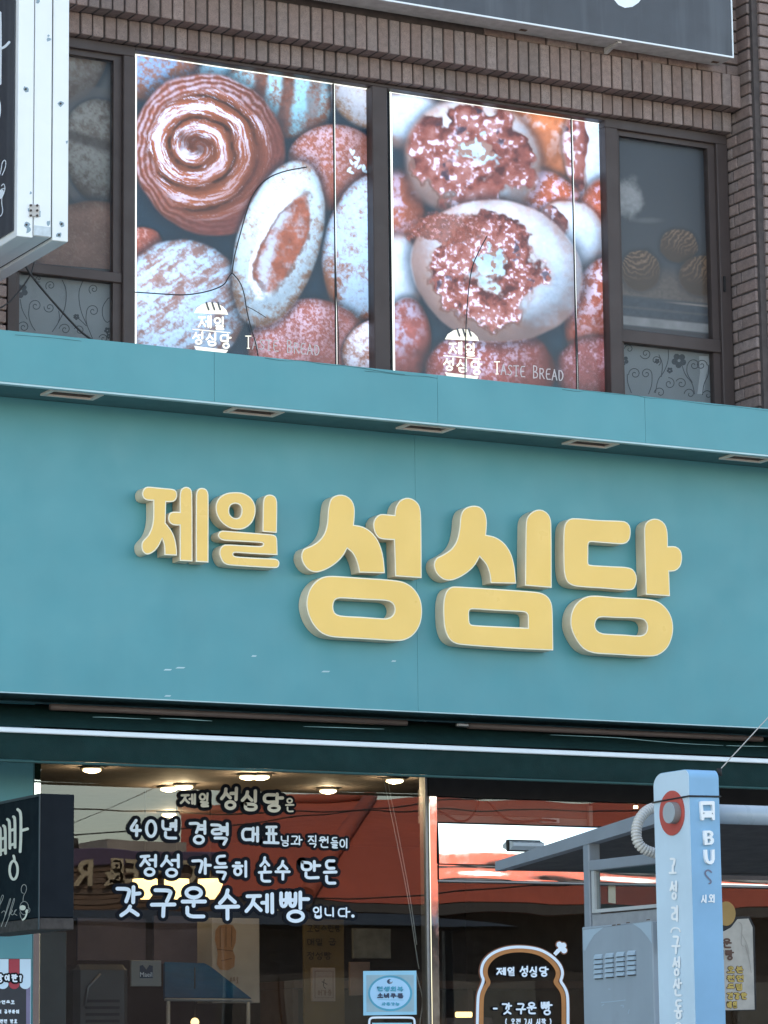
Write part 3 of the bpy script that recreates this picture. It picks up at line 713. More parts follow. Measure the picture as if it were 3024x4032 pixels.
# --- upper windows
zs = Z_CAN1-.45                            # sill, hidden behind the canopy
FT = .055
win = thing('upper_window', 'brown aluminium window row on the brick upper floor above the teal canopy', 'window', (0, Y_FR, zs))
xj = [xc(28, 1200, Y_FR), xc(487, 1000, Y_FR), xc(532, 1000, Y_FR), xc(1470, 900, Y_FR), xc(1530, 900, Y_FR), xc(2394, 1000, Y_FR), xc(2442, 1000, Y_FR), XP-.006]
zh = Z_HEAD-.006
for a_, b_, f_ in ((xj[0], xj[2], FT), (xj[2], xj[5], .018), (xj[5], xj[7], FT)): MB().box(a_, b_, Y_FR, Y_FR+.10, zh-f_, zh, b=.003).build('head_rail', M_frame, win)
MB().box(xj[2], xj[5], .152, .166, zs, zh-.002).build('backing_panel', pm('slate_backing', (.035, .05, .06), .6), win)
MB().box(xj[0], xj[7], Y_FR, Y_FR+.10, zs, zs+.05, b=.004).build('sill_rail', M_frame, win)
def bar(nm, x0, x1, z0, z1, y0=Y_FR-.004, y1=Y_FR+.1, m=M_frame): return MB().box(x0, x1, y0, y1, z0, z1, b=.004).build(nm, m, win)
bar('mullion', xj[0], xj[0]+.05, zs+.05, zh-FT); bar('mullion', xj[1]-.004, xj[2], zs+.05, zh-FT); bar('mullion', xj[3], xj[4], zs+.05, zh-.018)
bar('mullion', xj[5], xj[6], zs+.05, zh-FT); bar('mullion', xj[7]-.075, xj[7], zs+.05, zh-FT)
# side lights: sash, transom, pane
zt_l = [zc(300, 1052, Y_FR), zc(300, 1092, Y_FR)]; zt_r = [zc(2640, 1314, Y_FR), zc(2640, 1365, Y_FR)]
bar('transom', xj[0]+.05, xj[1]-.004, zt_l[1], zt_l[0], Y_FR+.01); bar('transom', xj[6], xj[7]-.075, zt_r[1], zt_r[0], Y_FR+.01)
for a, b in ((xj[0]+.05, xj[1]-.004), (xj[6], xj[7]-.075)):
    s = MB(); s.box(a, a+.024, Y_FR+.022, Y_FR+.09, zs+.05, zh-FT).box(b-.045, b, Y_FR+.022, Y_FR+.09, zs+.05, zh-FT).box(a+.024, b-.045, Y_FR+.022, Y_FR+.09, zh-FT-.03, zh-FT)
    s.build('sash', M_frame, win)
for i, (a, b) in enumerate(((0, 1), (2, 3), (4, 5), (6, 7))):
    x0 = xj[a] + (.05 if a == 0 else 0); x1 = xj[b] - (.075 if b == 7 else 0)
    MB().box(x0, x1, Y_GLU, Y_GLU+.005, zs+.05, zh-(FT if i in (0, 3) else .018)).build('pane', M_glass_up, win)
MB().box(xj[7]-.058, xj[7]-.046, Y_FR-.014, Y_FR-.004, zc(2850, 1150, Y_FR), zc(2850, 1090, Y_FR)).build('latch', M_black, win)
# frosted film with scrolls in the lower lights
M_film = pm('frosted_film', (.17, .19, .20), .6, var=.10, vs=3, stains=.6, stcol=(.105, .115, .125))
M_scroll = pm('scroll_print', (.035, .042, .05), .6, var=.1)
M_filmglow = pm('film_pale', (.30, .325, .34), .6, var=.1)
def film(x0, x1, zt, zm, origin, sc, curls, stems, flowers, label):
    f = thing('patterned_film', label, 'window film', ((x0+x1)/2, Y_LB, zs+.05))
    sh = MB().box(x0, x1, Y_LB, Y_LB+.004, zs+.05, zt).build('film_sheet', M_film, f)
    q = Zm(*origin, sc); st = []
    for cx, cy, r, a0, dirn, turns in curls:
        pts = []
        for k in range(26):
            t = k/25; an = a0+dirn*t*turns*2*math.pi; rr = r*(1-t*.86); pts.append(q(cx+rr*math.cos(an), cy+rr*math.sin(an)))
        st.append(pts)
    for s_ in stems: st.append([q(*k) for k in s_])
    strokes_mesh('scroll_print', st, 7*sc, pLB, M_scroll, f, .0006, sm=2)
    for cx, cy, r in flowers:
        for k in range(5):
            an = k*1.2566+.4; c = (cx+r*.62*math.cos(an), cy+r*.62*math.sin(an))
            poly('flower_print', [q(c[0]+r*.45*math.cos(j*.628), c[1]+r*.45*math.sin(j*.628)) for j in range(10)], pLB, .0008+.0002*k, M_scroll, f)
    return f
film(xj[0]+.05, xj[1]-.03, zt_l[1], 0, (0, 700), .4522,
     [(440, 940, 45, 2.5, 1, 1.4), (310, 1115, 55, 3.2, 1, 1.4), (430, 1130, 48, 3.3, -1, 1.4), (815, 970, 45, 2.2, 1, 1.4), (810, 1160, 55, 3.2, 1, 1.4), (1030, 1120, 42, 4.4, -1, 1.3), (205, 1300, 50, 3.6, 1, 1.4), (565, 1320, 52, 3.3, 1, 1.4), (690, 1330, 45, 3.5, 1, 1.3), (900, 1400, 40, 3.4, 1, 1.3), (335, 880, 30, 1.2, 1, 1.3)],
     [[(255, 1120), (245, 1200), (270, 1280), (305, 1330)], [(540, 890), (580, 980), (570, 1130), (510, 1260), (455, 1340)], [(720, 900), (680, 1000), (700, 1160), (760, 1290), (805, 1400)], [(755, 1160), (745, 1230), (760, 1290)], [(175, 1060), (190, 1150), (235, 1230)], [(940, 1050), (890, 1120), (890, 1210), (930, 1270), (970, 1230), (985, 1150)], [(990, 1150), (1015, 1250), (1000, 1330), (960, 1410)], [(1010, 940), (960, 1040)], [(940, 1050), (1010, 1035), (1050, 1090)], [(510, 1160), (520, 1220), (505, 1260)], [(640, 1200), (690, 1230), (750, 1290)]],
     [(180, 985, 60), (665, 1212, 26), (1035, 1000, 26), (935, 1330, 28), (945, 1380, 22)], 'frosted film with dark flower scrolls in the window beside the white-framed projecting sign')
fr = film(xj[6]+.01, xj[7]-.085, zt_r[1], 0, (2300, 900), .4522,
     [(535, 1090, 50, 2.8, -1, 1.4), (440, 1265, 55, 3.0, 1, 1.4), (540, 1265, 50, .2, -1, 1.4), (955, 1190, 55, 3.2, 1, 1.4), (1020, 1190, 50, .0, -1, 1.4), (625, 1150, 48, 1.0, -1, 1.2), (740, 1350, 52, 4.6, 1, 1.3), (845, 1350, 50, 3.6, 1, 1.3), (660, 1430, 50, 3.2, 1, 1.1), (920, 1440, 50, 3.2, 1, 1.1), (1075, 1450, 46, 3.2, 1, 1.1), (390, 1050, 42, 3.2, 1, 1.1)],
     [[(375, 1270), (375, 1340), (410, 1430)], [(590, 1270), (590, 1360), (560, 1440)], [(730, 1030), (735, 1150), (690, 1260), (640, 1310), (620, 1430)], [(650, 1100), (685, 1180), (670, 1290)], [(850, 1190), (880, 1280), (940, 1340), (960, 1440)], [(895, 1190), (890, 1260), (940, 1340)], [(1080, 1190), (1085, 1270), (1040, 1350), (1030, 1440)], [(1100, 1320), (1150, 1310), (1190, 1330)]],
     [(825, 1150, 62), (745, 1235, 26), (635, 1155, 22), (345, 1150, 40)], 'frosted film with dark flower scrolls in the window beside the brick pier')
poly('pale_gap', [Zm(2300, 900, .4522)(*k) for k in ((1000, 1110), (1080, 1110), (1090, 1180), (1060, 1280), (1040, 1440), (985, 1440), (1010, 1250))], pLB, .0003, M_filmglow, fr)
# dim printed posters in the side lights
M_print_dim = vcol_mat('unlit_poster_print', 0, 1.0, .5)
d = thing('bread_poster', 'dim unlit poster of rustic loaves in the window beside the white-framed sign', 'poster', (xj[0]+.3, Y_LB, zt_l[0]))
print_sheet('print', [(60, 180), (480, 250), (487, 1065), (60, 1030)], 110, 200, pLB, .0, paint_dim_left, M_print_dim, d)
MB().box(xj[0]+.06, xj[1]-.05, Y_LB+.002, Y_LB+.006, zt_l[0], zh-FT-.04).build('backing', M_frame_dark, d)
d2 = thing('light_gap', 'thin bright slit above the dim loaf poster', 'light strip', (xc(330, 185, Y_LB), Y_LB, zc(330, 185, Y_LB)))
a_, b_ = P(270, 190, Y_LB-.004), P(420, 207, Y_LB-.004)
MB().box(a_.x, b_.x, Y_LB-.008, Y_LB-.003, a_.z-.007, a_.z+.004).build('lit_slit', emit_mat('slit_light', (1, .93, .78), .4), d2)
d = thing('croissant_poster', 'dim unlit poster of three croissants on a tray beside the brick pier', 'poster', (xj[6]+.2, Y_LB, zt_r[0]))
print_sheet('print', [(2438, 470), (2830, 530), (2842, 1350), (2450, 1300)], 160, 260, pLB, .0, paint_dim_right, M_print_dim, d)
MB().box(xj[6]+.01, xj[7]-.09, Y_LB+.002, Y_LB+.006, zt_r[0], zh-FT-.01).build('backing', M_frame_dark, d)

# --- lit poster boxes
M_print_lit = vcol_mat('backlit_print', .37, .10, .35)
M_led = emit_mat('led_edge', (.88, .97, 1.0), .38)
def lightbox(label, quad, painter, cuts, logo_at, taste, tq):
    t = thing('light_box', label, 'lit poster', tuple(P(*quad[3], Y_LB)))
    tl, tr, br, bl = [P(*k, Y_LB) for k in quad]
    x0, x1 = (tl.x+bl.x)/2, (tr.x+br.x)/2; z1 = (tl.z+tr.z)/2; z0 = zs+.06
    MB().box(x0-.004, x1+.004, Y_LB+.003, Y_LB+.035, z0, z1+.004).build('housing', M_frame_dark, t)
    pl = Plane('y', Y_LB)
    px = lambda X, Z: ((lambda dd: (W/2+F*(dd@AX_R)/(dd@AX_F), H/2-F*(dd@AX_U)/(dd@AX_F)))(np.array((X, Y_LB, Z))-CAM))
    zz = Z_CAN1-.25
    print_sheet('print', [px(x0, z1), px(x1, z1), px(x1, zz), px(x0, zz)], 330, 430, pl, .0, painter, M_print_lit, t, (.94, 1.08, 1.34), 1.32)
    e = .0055
    for k, (a, b, c, d_) in enumerate(((x0-.004, x0+e, zz, z1), (x1-e, x1+.004, zz, z1), (x0-.004, x1+.004, z1-e, z1+.004))):
        MB().box(a, b, Y_LB-.004-.0005*k, Y_LB+.002, c, d_).build('led_edge', M_led, t)
    for u0, v0, u1, v1 in cuts:
        a, b = P(u0, v0, Y_LB), P(u1, v1, Y_LB)
        MB().box(a.x-.0035, a.x+.0035, Y_LB-.005, Y_LB+.001, zz, z1).build('panel_joint', M_cable, t)
        MB().box(a.x+.0036, a.x+.007, Y_LB-.004, Y_LB+.001, zz, z1).build('joint_led', M_led, t)
    return t, pl
q1 = [(537, 219), (1464, 346), (1473, 1440), (529, 1350)]
q2 = [(1541, 360), (2376, 488), (2405, 1545), (1547, 1455)]
lb1, pl1 = lightbox('lit poster of a coiled pastry and floured loaves, glowing in the window', q1, paint_left, [(1312, 335, 1330, 1430)], None, None, None)
lb2, pl2 = lightbox('lit poster of pale buns with burnt cheese crust, glowing in the window', q2, paint_right, [(2248, 475, 2275, 1530)], None, None, None)
M_logo = emit_mat('backlit_cream', (.88, .86, .76), .24)
M_taste = emit_mat('backlit_grey_letters', (.40, .40, .44), .12)
def logo(t, pl, q, tx):
    """bread mark above and below two lines of lettering"""
    k = lambda pts: [q(*p) for p in pts]
    dome = [(838, 1352), (850, 1330), (875, 1314), (905, 1307), (935, 1310), (962, 1325), (978, 1342), (985, 1360)]
    cuts = [(872, 905), (905, 938)]
    poly('logo_bread', k(dome), pl, .003, M_logo, t)
    for cx in (890, 915, 940):
        strokes_mesh('logo_score', [k([(cx, 1308), (cx+4, 1322), (cx+10, 1338)])], 8*.9114, pl, pm('score_dark', (.10, .10, .12), .6), t, .0045)
    poly('logo_base', k([(838, 1495), (984, 1513), (976, 1525), (850, 1520)]), pl, .003, M_logo, t)
    strokes_mesh('logo_rule', [k([(832, 1423), (992, 1438)])], 4*.9114, pl, M_logo, t, .003)
    for ch, bx in (('제', (852, 1362, 912, 1420)), ('일', (920, 1368, 970, 1428)), ('성', (828, 1432, 880, 1490)), ('심', (886, 1436, 938, 1498)), ('당', (946, 1442, 998, 1508))):
        a, b = q(bx[0], bx[1]); c, d_ = q(bx[2], bx[3]); letter(ch, (a, b, c, d_), 8.5*.9114, pl, [M_logo], t, base=.003)
logo(lb1, pl1, Zm(0, 0, .9114), None)
q2l = lambda a, b: (2008-905*.9114+a*.9114 - (0), 1300-1307*.9114+b*.9114+ (0))
logo(lb2, pl2, lambda a, b: (a*.9114+ (1812-905*.9114), b*.9114+(1295-1307*.9114)), None)
def taste(t, pl, u0, v0, u1, v1, rows):
    """thin serif capitals TASTE BREAD drawn as strokes"""
    L = {'T': [[(0, 0), (1, 0)], [(.5, 0), (.5, 1)], [(.3, 1), (.7, 1)]], 'A': [[(.5, 0), (0, 1)], [(.5, 0), (1, 1)], [(.2, .62), (.8, .62)]],
         'S': [[(.9, .12), (.5, 0), (.1, .2), (.5, .48), (.95, .75), (.5, 1), (.05, .88)]], 'E': [[(.9, 0), (.15, 0), (.15, 1), (.95, 1)], [(.15, .48), (.75, .48)]],
         'B': [[(.15, 0), (.15, 1)], [(.15, 0), (.8, .05), (.75, .45), (.15, .48)], [(.15, .48), (.95, .58), (.9, .95), (.15, 1)]],
         'R': [[(.15, 0), (.15, 1)], [(.15, 0), (.85, .05), (.8, .45), (.15, .5)], [(.45, .5), (1, 1)]], 'D': [[(.15, 0), (.15, 1), (.7, .95), (1, .5), (.7, .05), (.15, 0)]]}
    s = 'TASTE BREAD'; n = len(s)
    for i, c in enumerate(s):
        if c == ' ': continue
        a = u0+(u1-u0)*i/n; yy = v0+(v1-v0)*i/n; hh = 40 if c not in 'TB' or i not in (0, 6) else 48
        ww = (u1-u0)/n*.78
        strokes_mesh('letter', [[(a+p*ww, yy-hh+q*hh) for p, q in st] for st in L[c]], 4.2, pl, M_taste if i > 0 else M_logo, t, .003, sm=1)
taste(lb1, pl1, 966, 1372, 1262, 1402, None)
taste(lb2, pl2, 1946, 1473, 2222, 1502, None)
# loose cables in front of the prints
def cable(label, pts, y, r=.0035, mat=M_cable, cat='cable', group=None, px=True):
    p = smooth(pts, 3)
    w_ = [P(a[0], a[1], y) for a in p]
    return tag(MB().tube(w_, r, 6).build('cable', mat), label, cat, group)
za = lambda l: [(a*.9114, b*.9114) for a, b in l]
cable('black cable curving over the floured oval loaf on the lit poster', za([(1325, 722), (1230, 738), (1150, 770), (1090, 840), (1060, 930), (1030, 1040), (1012, 1110), (1003, 1175)]), Y_LB-.012)
cable('black cable sagging across the pale loaf on the lit poster', za([(584, 1262), (700, 1270), (800, 1276), (900, 1260), (970, 1232), (985, 1200), (1003, 1178)]), Y_LB-.012)
cable('black cable dropping past the bread logo on the lit poster', za([(1003, 1178), (1040, 1220), (1058, 1280), (1065, 1340), (1085, 1420), (1105, 1480), (1115, 1540)]), Y_LB-.012)
cable('short black wire across the tip of the oval loaf', za([(1062, 1322), (1100, 1340), (1150, 1372)]), Y_LB-.010, .0022)
zb2 = lambda l: [(1512+a*.9114, b*.9114) for a, b in l]
cable('black cable hanging down over the cheese bun on the lit poster', zb2([(445, 1020), (410, 1085), (380, 1150), (365, 1250), (355, 1380), (352, 1500), (350, 1640)]), Y_LB-.012)
cable('slack black cable beside the panel joint of the pastry poster', [(1310, 330), (1313, 600), (1318, 900), (1326, 1200), (1334, 1330), (1332, 1440)], Y_LB-.014, .003)
cable('slack black cable beside the panel joint of the cheese bun poster', [(2247, 470), (2252, 700), (2262, 1000), (2266, 1200), (2275, 1400), (2278, 1540)], Y_LB-.014, .003)
zd = lambda l: [(a*.4522, 700+b*.4522) for a, b in l]
cable('thick black cable hanging from the white-framed sign to the canopy', zd([(225, 770), (270, 850), (400, 1010), (560, 1190), (700, 1340), (800, 1410)]), -.12, .006)
cable('thin black cable crossing below the white-framed sign', zd([(300, 730), (275, 830), (220, 920), (150, 1010), (60, 1105), (-40, 1150)]), -.10, .004)

# ================================================================== CANOPY over the sign
can = thing('teal_canopy', 'long teal canopy box with recessed lamps above the bakery sign', 'canopy', (0, Y_FASC, Z_CAN0))
seams = [xc(-900, 1400, Y_FASC), xc(-35, 1400, Y_FASC), xc(844, 1480, Y_FASC), xc(1723, 1560, Y_FASC), xc(2540, 1640, Y_FASC), xc(3420, 1700, Y_FASC), xc(4300, 1700, Y_FASC)]
for a, b in zip(seams[:-1], seams[1:]):
    MB().box(a+.0006, b-.0006, Y_FASC, Y_FASC+.012, Z_CAN0+.002, Z_CAN1, b=.0008).build('fascia_panel', M_teal, can)
xa, xb = seams[0], seams[-1]
M_crackp = pm('paint_crack', (.03, .12, .14), .7); qk = Zm(1424, 1400, .9645); qk2 = Zm(0, 1300, .9645)
for q_, l_ in ((qk, [(820, 138), (880, 150), (915, 141), (960, 151), (1050, 160), (1110, 163), (1170, 176), (1240, 178), (1330, 188), (1420, 203), (1500, 207), (1590, 219), (1659, 224)]), (qk, [(10, 62), (90, 70), (180, 80), (260, 84), (310, 93)]), (qk2, [(1080, 112), (1160, 126), (1230, 124), (1330, 141), (1430, 148), (1560, 168), (1650, 180)]), (qk2, [(60, 18), (160, 27), (240, 33), (330, 46)])):
    strokes_mesh('paint_crack', [[q_(a+random.uniform(-2, 2), b+random.uniform(-2.5, 2.5)) for a, b in l_]], 2.4, pFA, M_crackp, can, .0006, sm=1, taper=lambda t: .4+.6*abs(math.sin(9*t+1)))
MB().box(xa, xb, Y_FASC+.014, Y_SOLD-.24, Z_CAN1-.02, Z_CAN1-.004).build('canopy_top', M_concrete, can)
MB().box(xa, xb, Y_FASC-.004, Y_FASC+.030, Z_CAN0-.009, Z_CAN0).build('drip_edge', M_edge, can)
lampx = [(258, 1562), (970, 1630), (1650, 1691), (2295, 1753), (2918, 1808), (3540, 1860)]
zsf = Z_CAN0+.004
holes = []
LW, LD = .275, .135; yl = Y_FASC+.125
for u, v in lampx: holes.append(PZ(u, v, zsf).x)
s = MB()                                   # soffit with real openings
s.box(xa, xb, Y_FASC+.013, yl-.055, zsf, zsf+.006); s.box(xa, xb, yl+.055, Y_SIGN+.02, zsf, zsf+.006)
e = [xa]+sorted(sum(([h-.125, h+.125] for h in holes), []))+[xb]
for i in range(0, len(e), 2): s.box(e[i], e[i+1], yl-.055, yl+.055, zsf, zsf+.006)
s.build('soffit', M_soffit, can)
for h in holes:
    f = MB(); z0, z1 = zsf-.010, zsf-.001
    f.box(h-LW/2, h+LW/2, yl-LD/2, yl-.05, z0, z1).box(h-LW/2, h+LW/2, yl+.05, yl+LD/2, z0, z1).box(h-LW/2, h-.115, yl-.05, yl+.05, z0, z1).box(h+.115, h+LW/2, yl-.05, yl+.05, z0, z1)
    lm = f.build('lamp_frame', M_beige, can)
    MB().box(h-.112, h+.112, yl-.048, yl-.046, zsf, zsf+.07).box(h-.112, h+.112, yl+.046, yl+.048, zsf, zsf+.07).box(h-.114, h-.112, yl-.048, yl+.048, zsf, zsf+.07).box(h+.112, h+.114, yl-.048, yl+.048, zsf, zsf+.07).box(h-.114, h+.114, yl-.05, yl+.05, zsf+.071, zsf+.074).build('lamp_reflector', M_lamp_in, lm)
    MB().box(h-.105, h+.105, yl-.042, yl+.042, zsf+.03, zsf+.034).build('lamp_cover', M_lamp_glass, lm)

# ================================================================== SIGN BOARD AND LETTERS
sg = thing('shop_sign', 'wide teal sign board with thick yellow Korean letters over the shopfront', 'shop sign', (0, Y_SIGN, Z_SG0))
xs = xc(1640, 2300, Y_SIGN)
for a, b in ((xs-4.88, xs-2.44), (xs-2.44, xs), (xs, xs+2.44), (xs+2.44, xs+4.88)):
    MB().box(a+.0004, b-.0004, Y_SIGN, Y_SIGN+.012, Z_SG0, zsf-.001, b=.0008).build('sign_panel', M_teal, sg)
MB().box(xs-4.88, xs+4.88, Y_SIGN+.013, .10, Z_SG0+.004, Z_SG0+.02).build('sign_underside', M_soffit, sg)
MB().box(xs-4.88, xs+4.88, Y_SIGN-.003, Y_SIGN+.016, Z_SG0-.006, Z_SG0-.0005).build('edge_trim', M_edge, sg)
MB().box(xs-4.88, xs+4.88, Y_SIGN+.014, .155, zsf+.008, zsf+.02).build('sign_top', M_black, sg)
def spline(pts):
    """outline with corners: items are (x,y) smooth or (x,y,1) corner -> dense polygon"""
    n = len(pts); out = []
    for i in range(n):
        p1, p2 = pts[i], pts[(i+1) % n]
        p0, p3 = pts[i-1], pts[(i+2) % n]
        a, b = np.array(p1[:2], float), np.array(p2[:2], float)
        m1 = (b-np.array(p0[:2], float))*.5 if len(p1) == 2 else (b-a)
        m2 = (np.array(p3[:2], float)-a)*.5 if len(p2) == 2 else (b-a)
        L = np.linalg.norm(b-a); m1 = m1*min(1, 1.15*L/max(1e-6, np.linalg.norm(m1))); m2 = m2*min(1, 1.15*L/max(1e-6, np.linalg.norm(m2)))
        k = max(2, min(7, int(L/14)))
        if len(p1) == 3 and len(p2) == 3: k = 1
        for j in range(k):
            t = j/k; h00 = 2*t**3-3*t*t+1; h10 = t**3-2*t*t+t; h01 = -2*t**3+3*t*t; h11 = t**3-t*t
            out.append(h00*a+h10*m1+h01*b+h11*m2)
    return out
def curve_mesh(nm, rings, offset, extrude):
    cu = bpy.data.curves.new(nm, 'CURVE'); cu.dimensions = '2D'; cu.fill_mode = 'BOTH'; cu.extrude = extrude; cu.offset = offset
    for r in rings:
        sp = cu.splines.new('POLY'); sp.points.add(len(r)-1); sp.use_cyclic_u = True
        for i, (a, b) in enumerate(r): sp.points[i].co = (a, b, 0, 1)
    o = bpy.data.objects.new(nm, cu); COL.objects.link(o); dg = bpy.context.evaluated_depsgraph_get()
    me = bpy.data.meshes.new_from_object(o.evaluated_get(dg)); bpy.data.objects.remove(o); bpy.data.curves.remove(cu); return me
def area(r): return .5*sum(r[i][0]*r[(i+1) % len(r)][1]-r[(i+1) % len(r)][0]*r[i][1] for i in range(len(r)))
def channel(q, outer, holes=()):
    rings = []
    for k, r in enumerate((outer,)+tuple(holes)):
        pts = [P(*q(*p[:2]), Y_LET) for p in r]
        ring = spline([(p.x, p.z, 1) if len(c) == 3 else (p.x, p.z) for p, c in zip([Vector((a.x*1000, 0, a.z*1000)) for a in pts], r)])
        ring = [(a/1000, b/1000) for a, b in ring]
        A = area(ring)
        if (k == 0) != (A > 0): ring = ring[::-1]
        rings.append(ring)
    dpt = (Y_SIGN-.004)-Y_LET
    me = curve_mesh('channel_letter', rings, 0, dpt/2)
    # 2D curve lies in XY -> stand it up: x->x, y->z, z->-y
    me.transform(Matrix(((1, 0, 0, 0), (0, 0, -1, Y_LET+dpt/2), (0, 1, 0, 0), (0, 0, 0, 1))))
    me.materials.clear(); me.materials.append(M_return); me.materials.append(M_trim)
    me.update()
    for p in me.polygons: p.material_index = 1 if abs(p.normal.y) > .7 else 0; p.use_smooth = False
    o = link(bpy.data.objects.new('channel_letter', me), sg)
    # yellow face: the same outline drawn in by the trim width
    fr_ = []
    for ring in rings:
        n = len(ring); nr = []
        for i in range(n):
            a, b, c = np.array(ring[i-1]), np.array(ring[i]), np.array(ring[(i+1) % n])
            t1 = (b-a)/max(1e-9, np.linalg.norm(b-a)); t2 = (c-b)/max(1e-9, np.linalg.norm(c-b))
            n1 = np.array((-t1[1], t1[0])); n2 = np.array((-t2[1], t2[0])); mm = n1+n2; mm = mm/max(.35, np.dot(mm, mm)/2) * .5 * 1.0
            mm = (n1+n2)/max(.5, 1+float(np.dot(n1, n2)))
            nr.append(tuple(b+mm*.0062))
        fr_.append(nr)
    mf = curve_mesh('face_panel', fr_, 0, .0008)
    mf.transform(Matrix(((1, 0, 0, 0), (0, 0, -1, Y_LET-.0012), (0, 1, 0, 0), (0, 0, 0, 1))))
    mf.materials.clear(); mf.materials.append(M_yellow)
    link(bpy.data.objects.new('face_panel', mf), o)
qa = Zm(480, 1850, .42194); qb = Zm(1120, 1900, .48222); qc = Zm(1640, 1900, .66305)
channel(qa, [(240, 157), (205, 175), (188, 220), (203, 265), (240, 285), (292, 288, 1), (293, 370), (291, 455), (277, 535), (247, 605), (205, 650), (183, 690), (187, 745), (215, 783), (255, 788), (310, 755), (350, 700), (375, 645, 1), (390, 690), (396, 740), (397, 795, 1), (515, 800, 1), (510, 720), (493, 635), (460, 562), (408, 495, 1), (413, 300, 1), (465, 300), (500, 285), (517, 240), (505, 195), (470, 178), (360, 167)])
channel(qa, [(541, 230), (556, 178), (598, 158), (640, 175), (656, 225), (659, 855, 1), (540, 848, 1), (540, 520, 1), (480, 515), (445, 492), (432, 450), (445, 405), (480, 390), (540, 392, 1)])
channel(qa, [(692, 235), (710, 182), (748, 168), (790, 185), (808, 235), (808, 865, 1), (690, 858, 1)])
channel(qa, [(1060, 208), (1135, 218), (1205, 262), (1243, 330), (1245, 410), (1215, 490), (1150, 545), (1080, 557), (1000, 540), (925, 485), (882, 405), (877, 325), (910, 258), (975, 218)], ([(1060, 315), (1100, 330), (1117, 370), (1110, 420), (1085, 448), (1045, 448), (1010, 420), (1000, 378), (1015, 332)],))
channel(qa, [(1318, 300), (1335, 247), (1378, 230), (1427, 247), (1448, 300), (1446, 588, 1), (1312, 578, 1)])
channel(qa, [(940, 567), (1160, 583), (1380, 600), (1430, 612), (1447, 645), (1453, 795, 1), (1250, 786), (1065, 773), (1042, 778), (1042, 797), (1070, 808), (1250, 820), (1435, 830), (1466, 852), (1468, 888), (1445, 915), (1220, 905), (1000, 890), (950, 870), (920, 820), (910, 770), (922, 725), (960, 697), (1120, 703), (1285, 711), (1312, 706), (1318, 690), (1300, 681), (1120, 670), (955, 660), (913, 643), (897, 613), (908, 580)])
channel(qb, [(368, 160), (392, 120), (440, 100), (500, 106), (550, 145), (572, 205), (573, 280), (567, 345, 1), (640, 360), (705, 400), (762, 470), (797, 560), (813, 650), (820, 740, 1), (610, 735, 1), (600, 680), (580, 620), (552, 572), (513, 540, 1), (478, 600), (420, 660), (340, 710), (262, 733), (200, 716), (158, 670), (137, 608), (155, 545), (220, 515), (280, 475), (325, 415), (348, 335), (355, 240)])
channel(qb, [(900, 265, 1), (785, 258), (742, 290), (725, 340), (735, 400), (765, 448), (805, 463), (895, 470, 1), (905, 765, 1), (1120, 780, 1), (1119, 500), (1113, 240), (1092, 172), (1042, 132), (990, 125), (940, 150), (908, 205)])
channel(qb, [(390, 762), (640, 778), (890, 796), (980, 815), (1052, 862), (1104, 940), (1123, 1030), (1115, 1130), (1080, 1210), (1020, 1268), (935, 1293), (660, 1278), (390, 1261), (300, 1227), (232, 1155), (192, 1065), (180, 975), (202, 880), (250, 812), (312, 772)], ([(450, 945), (640, 955), (825, 965), (880, 985), (900, 1032), (885, 1082), (835, 1108), (640, 1097), (455, 1085), (410, 1062), (398, 1012), (411, 963)],))
channel(qc, [(262, 200), (283, 157), (330, 138), (377, 145), (406, 177), (417, 225), (417, 262), (413, 310, 1), (470, 325), (522, 362), (560, 420), (581, 495), (592, 600, 1), (440, 597, 1), (435, 550), (415, 490), (375, 442, 1), (340, 500), (280, 550), (212, 580), (160, 575), (120, 540), (103, 490), (117, 450), (162, 425), (210, 390), (240, 340), (255, 270)])
channel(qc, [(650, 240), (667, 192), (710, 163), (752, 165), (786, 192), (800, 245), (803, 625, 1), (645, 612, 1)])
channel(qc, [(230, 617), (480, 632), (715, 650), (770, 670), (800, 712), (808, 770), (812, 997, 1), (560, 985), (255, 962), (205, 940), (175, 893), (162, 830), (160, 715), (175, 650), (200, 623)], ([(328, 752), (480, 761), (640, 770), (660, 787), (662, 862, 1), (500, 855), (330, 845), (315, 832), (312, 800), (313, 765)],))
channel(qc, [(925, 212), (1080, 222), (1235, 230), (1265, 255), (1272, 297), (1262, 343), (1230, 365), (1130, 360), (1033, 353), (1021, 365), (1020, 425), (1020, 480), (1032, 489), (1140, 496), (1245, 502), (1285, 516), (1307, 555), (1305, 600), (1278, 638), (1100, 628), (945, 616), (897, 592), (878, 540), (873, 450), (874, 290), (887, 237)])
channel(qc, [(1352, 285), (1362, 240), (1400, 216), (1442, 220), (1475, 247), (1490, 295), (1493, 378, 1), (1540, 380), (1569, 405), (1577, 452), (1565, 500), (1535, 525), (1500, 528, 1), (1505, 675, 1), (1362, 665, 1)])
channel(qc, [(1035, 672), (1200, 682), (1365, 690), (1440, 710), (1495, 762), (1521, 830), (1520, 905), (1490, 980), (1430, 1026), (1350, 1032), (1200, 1023), (1055, 1013), (990, 985), (942, 922), (916, 850), (922, 770), (962, 705)], ([(1095, 800), (1205, 804), (1315, 808), (1355, 820), (1370, 852), (1362, 890), (1330, 908), (1220, 902), (1105, 895), (1070, 876), (1060, 842), (1072, 812)],))
# pale scuffs on the board
M_scuff = pm('scuff', (.42, .60, .64), .6, var=.1)
for u, v, L in ((660, 2637, 34), (710, 2629, 40), (1282, 2644, 36), (660, 2740, 28), (1000, 2583, 22), (1550, 2603, 20)):
    poly('scuff', [(u-L/2, v+3), (u-L/4, v-3), (u+L/2, v-2), (u+L/3, v+3)], pSG, .0009, M_scuff, sg)

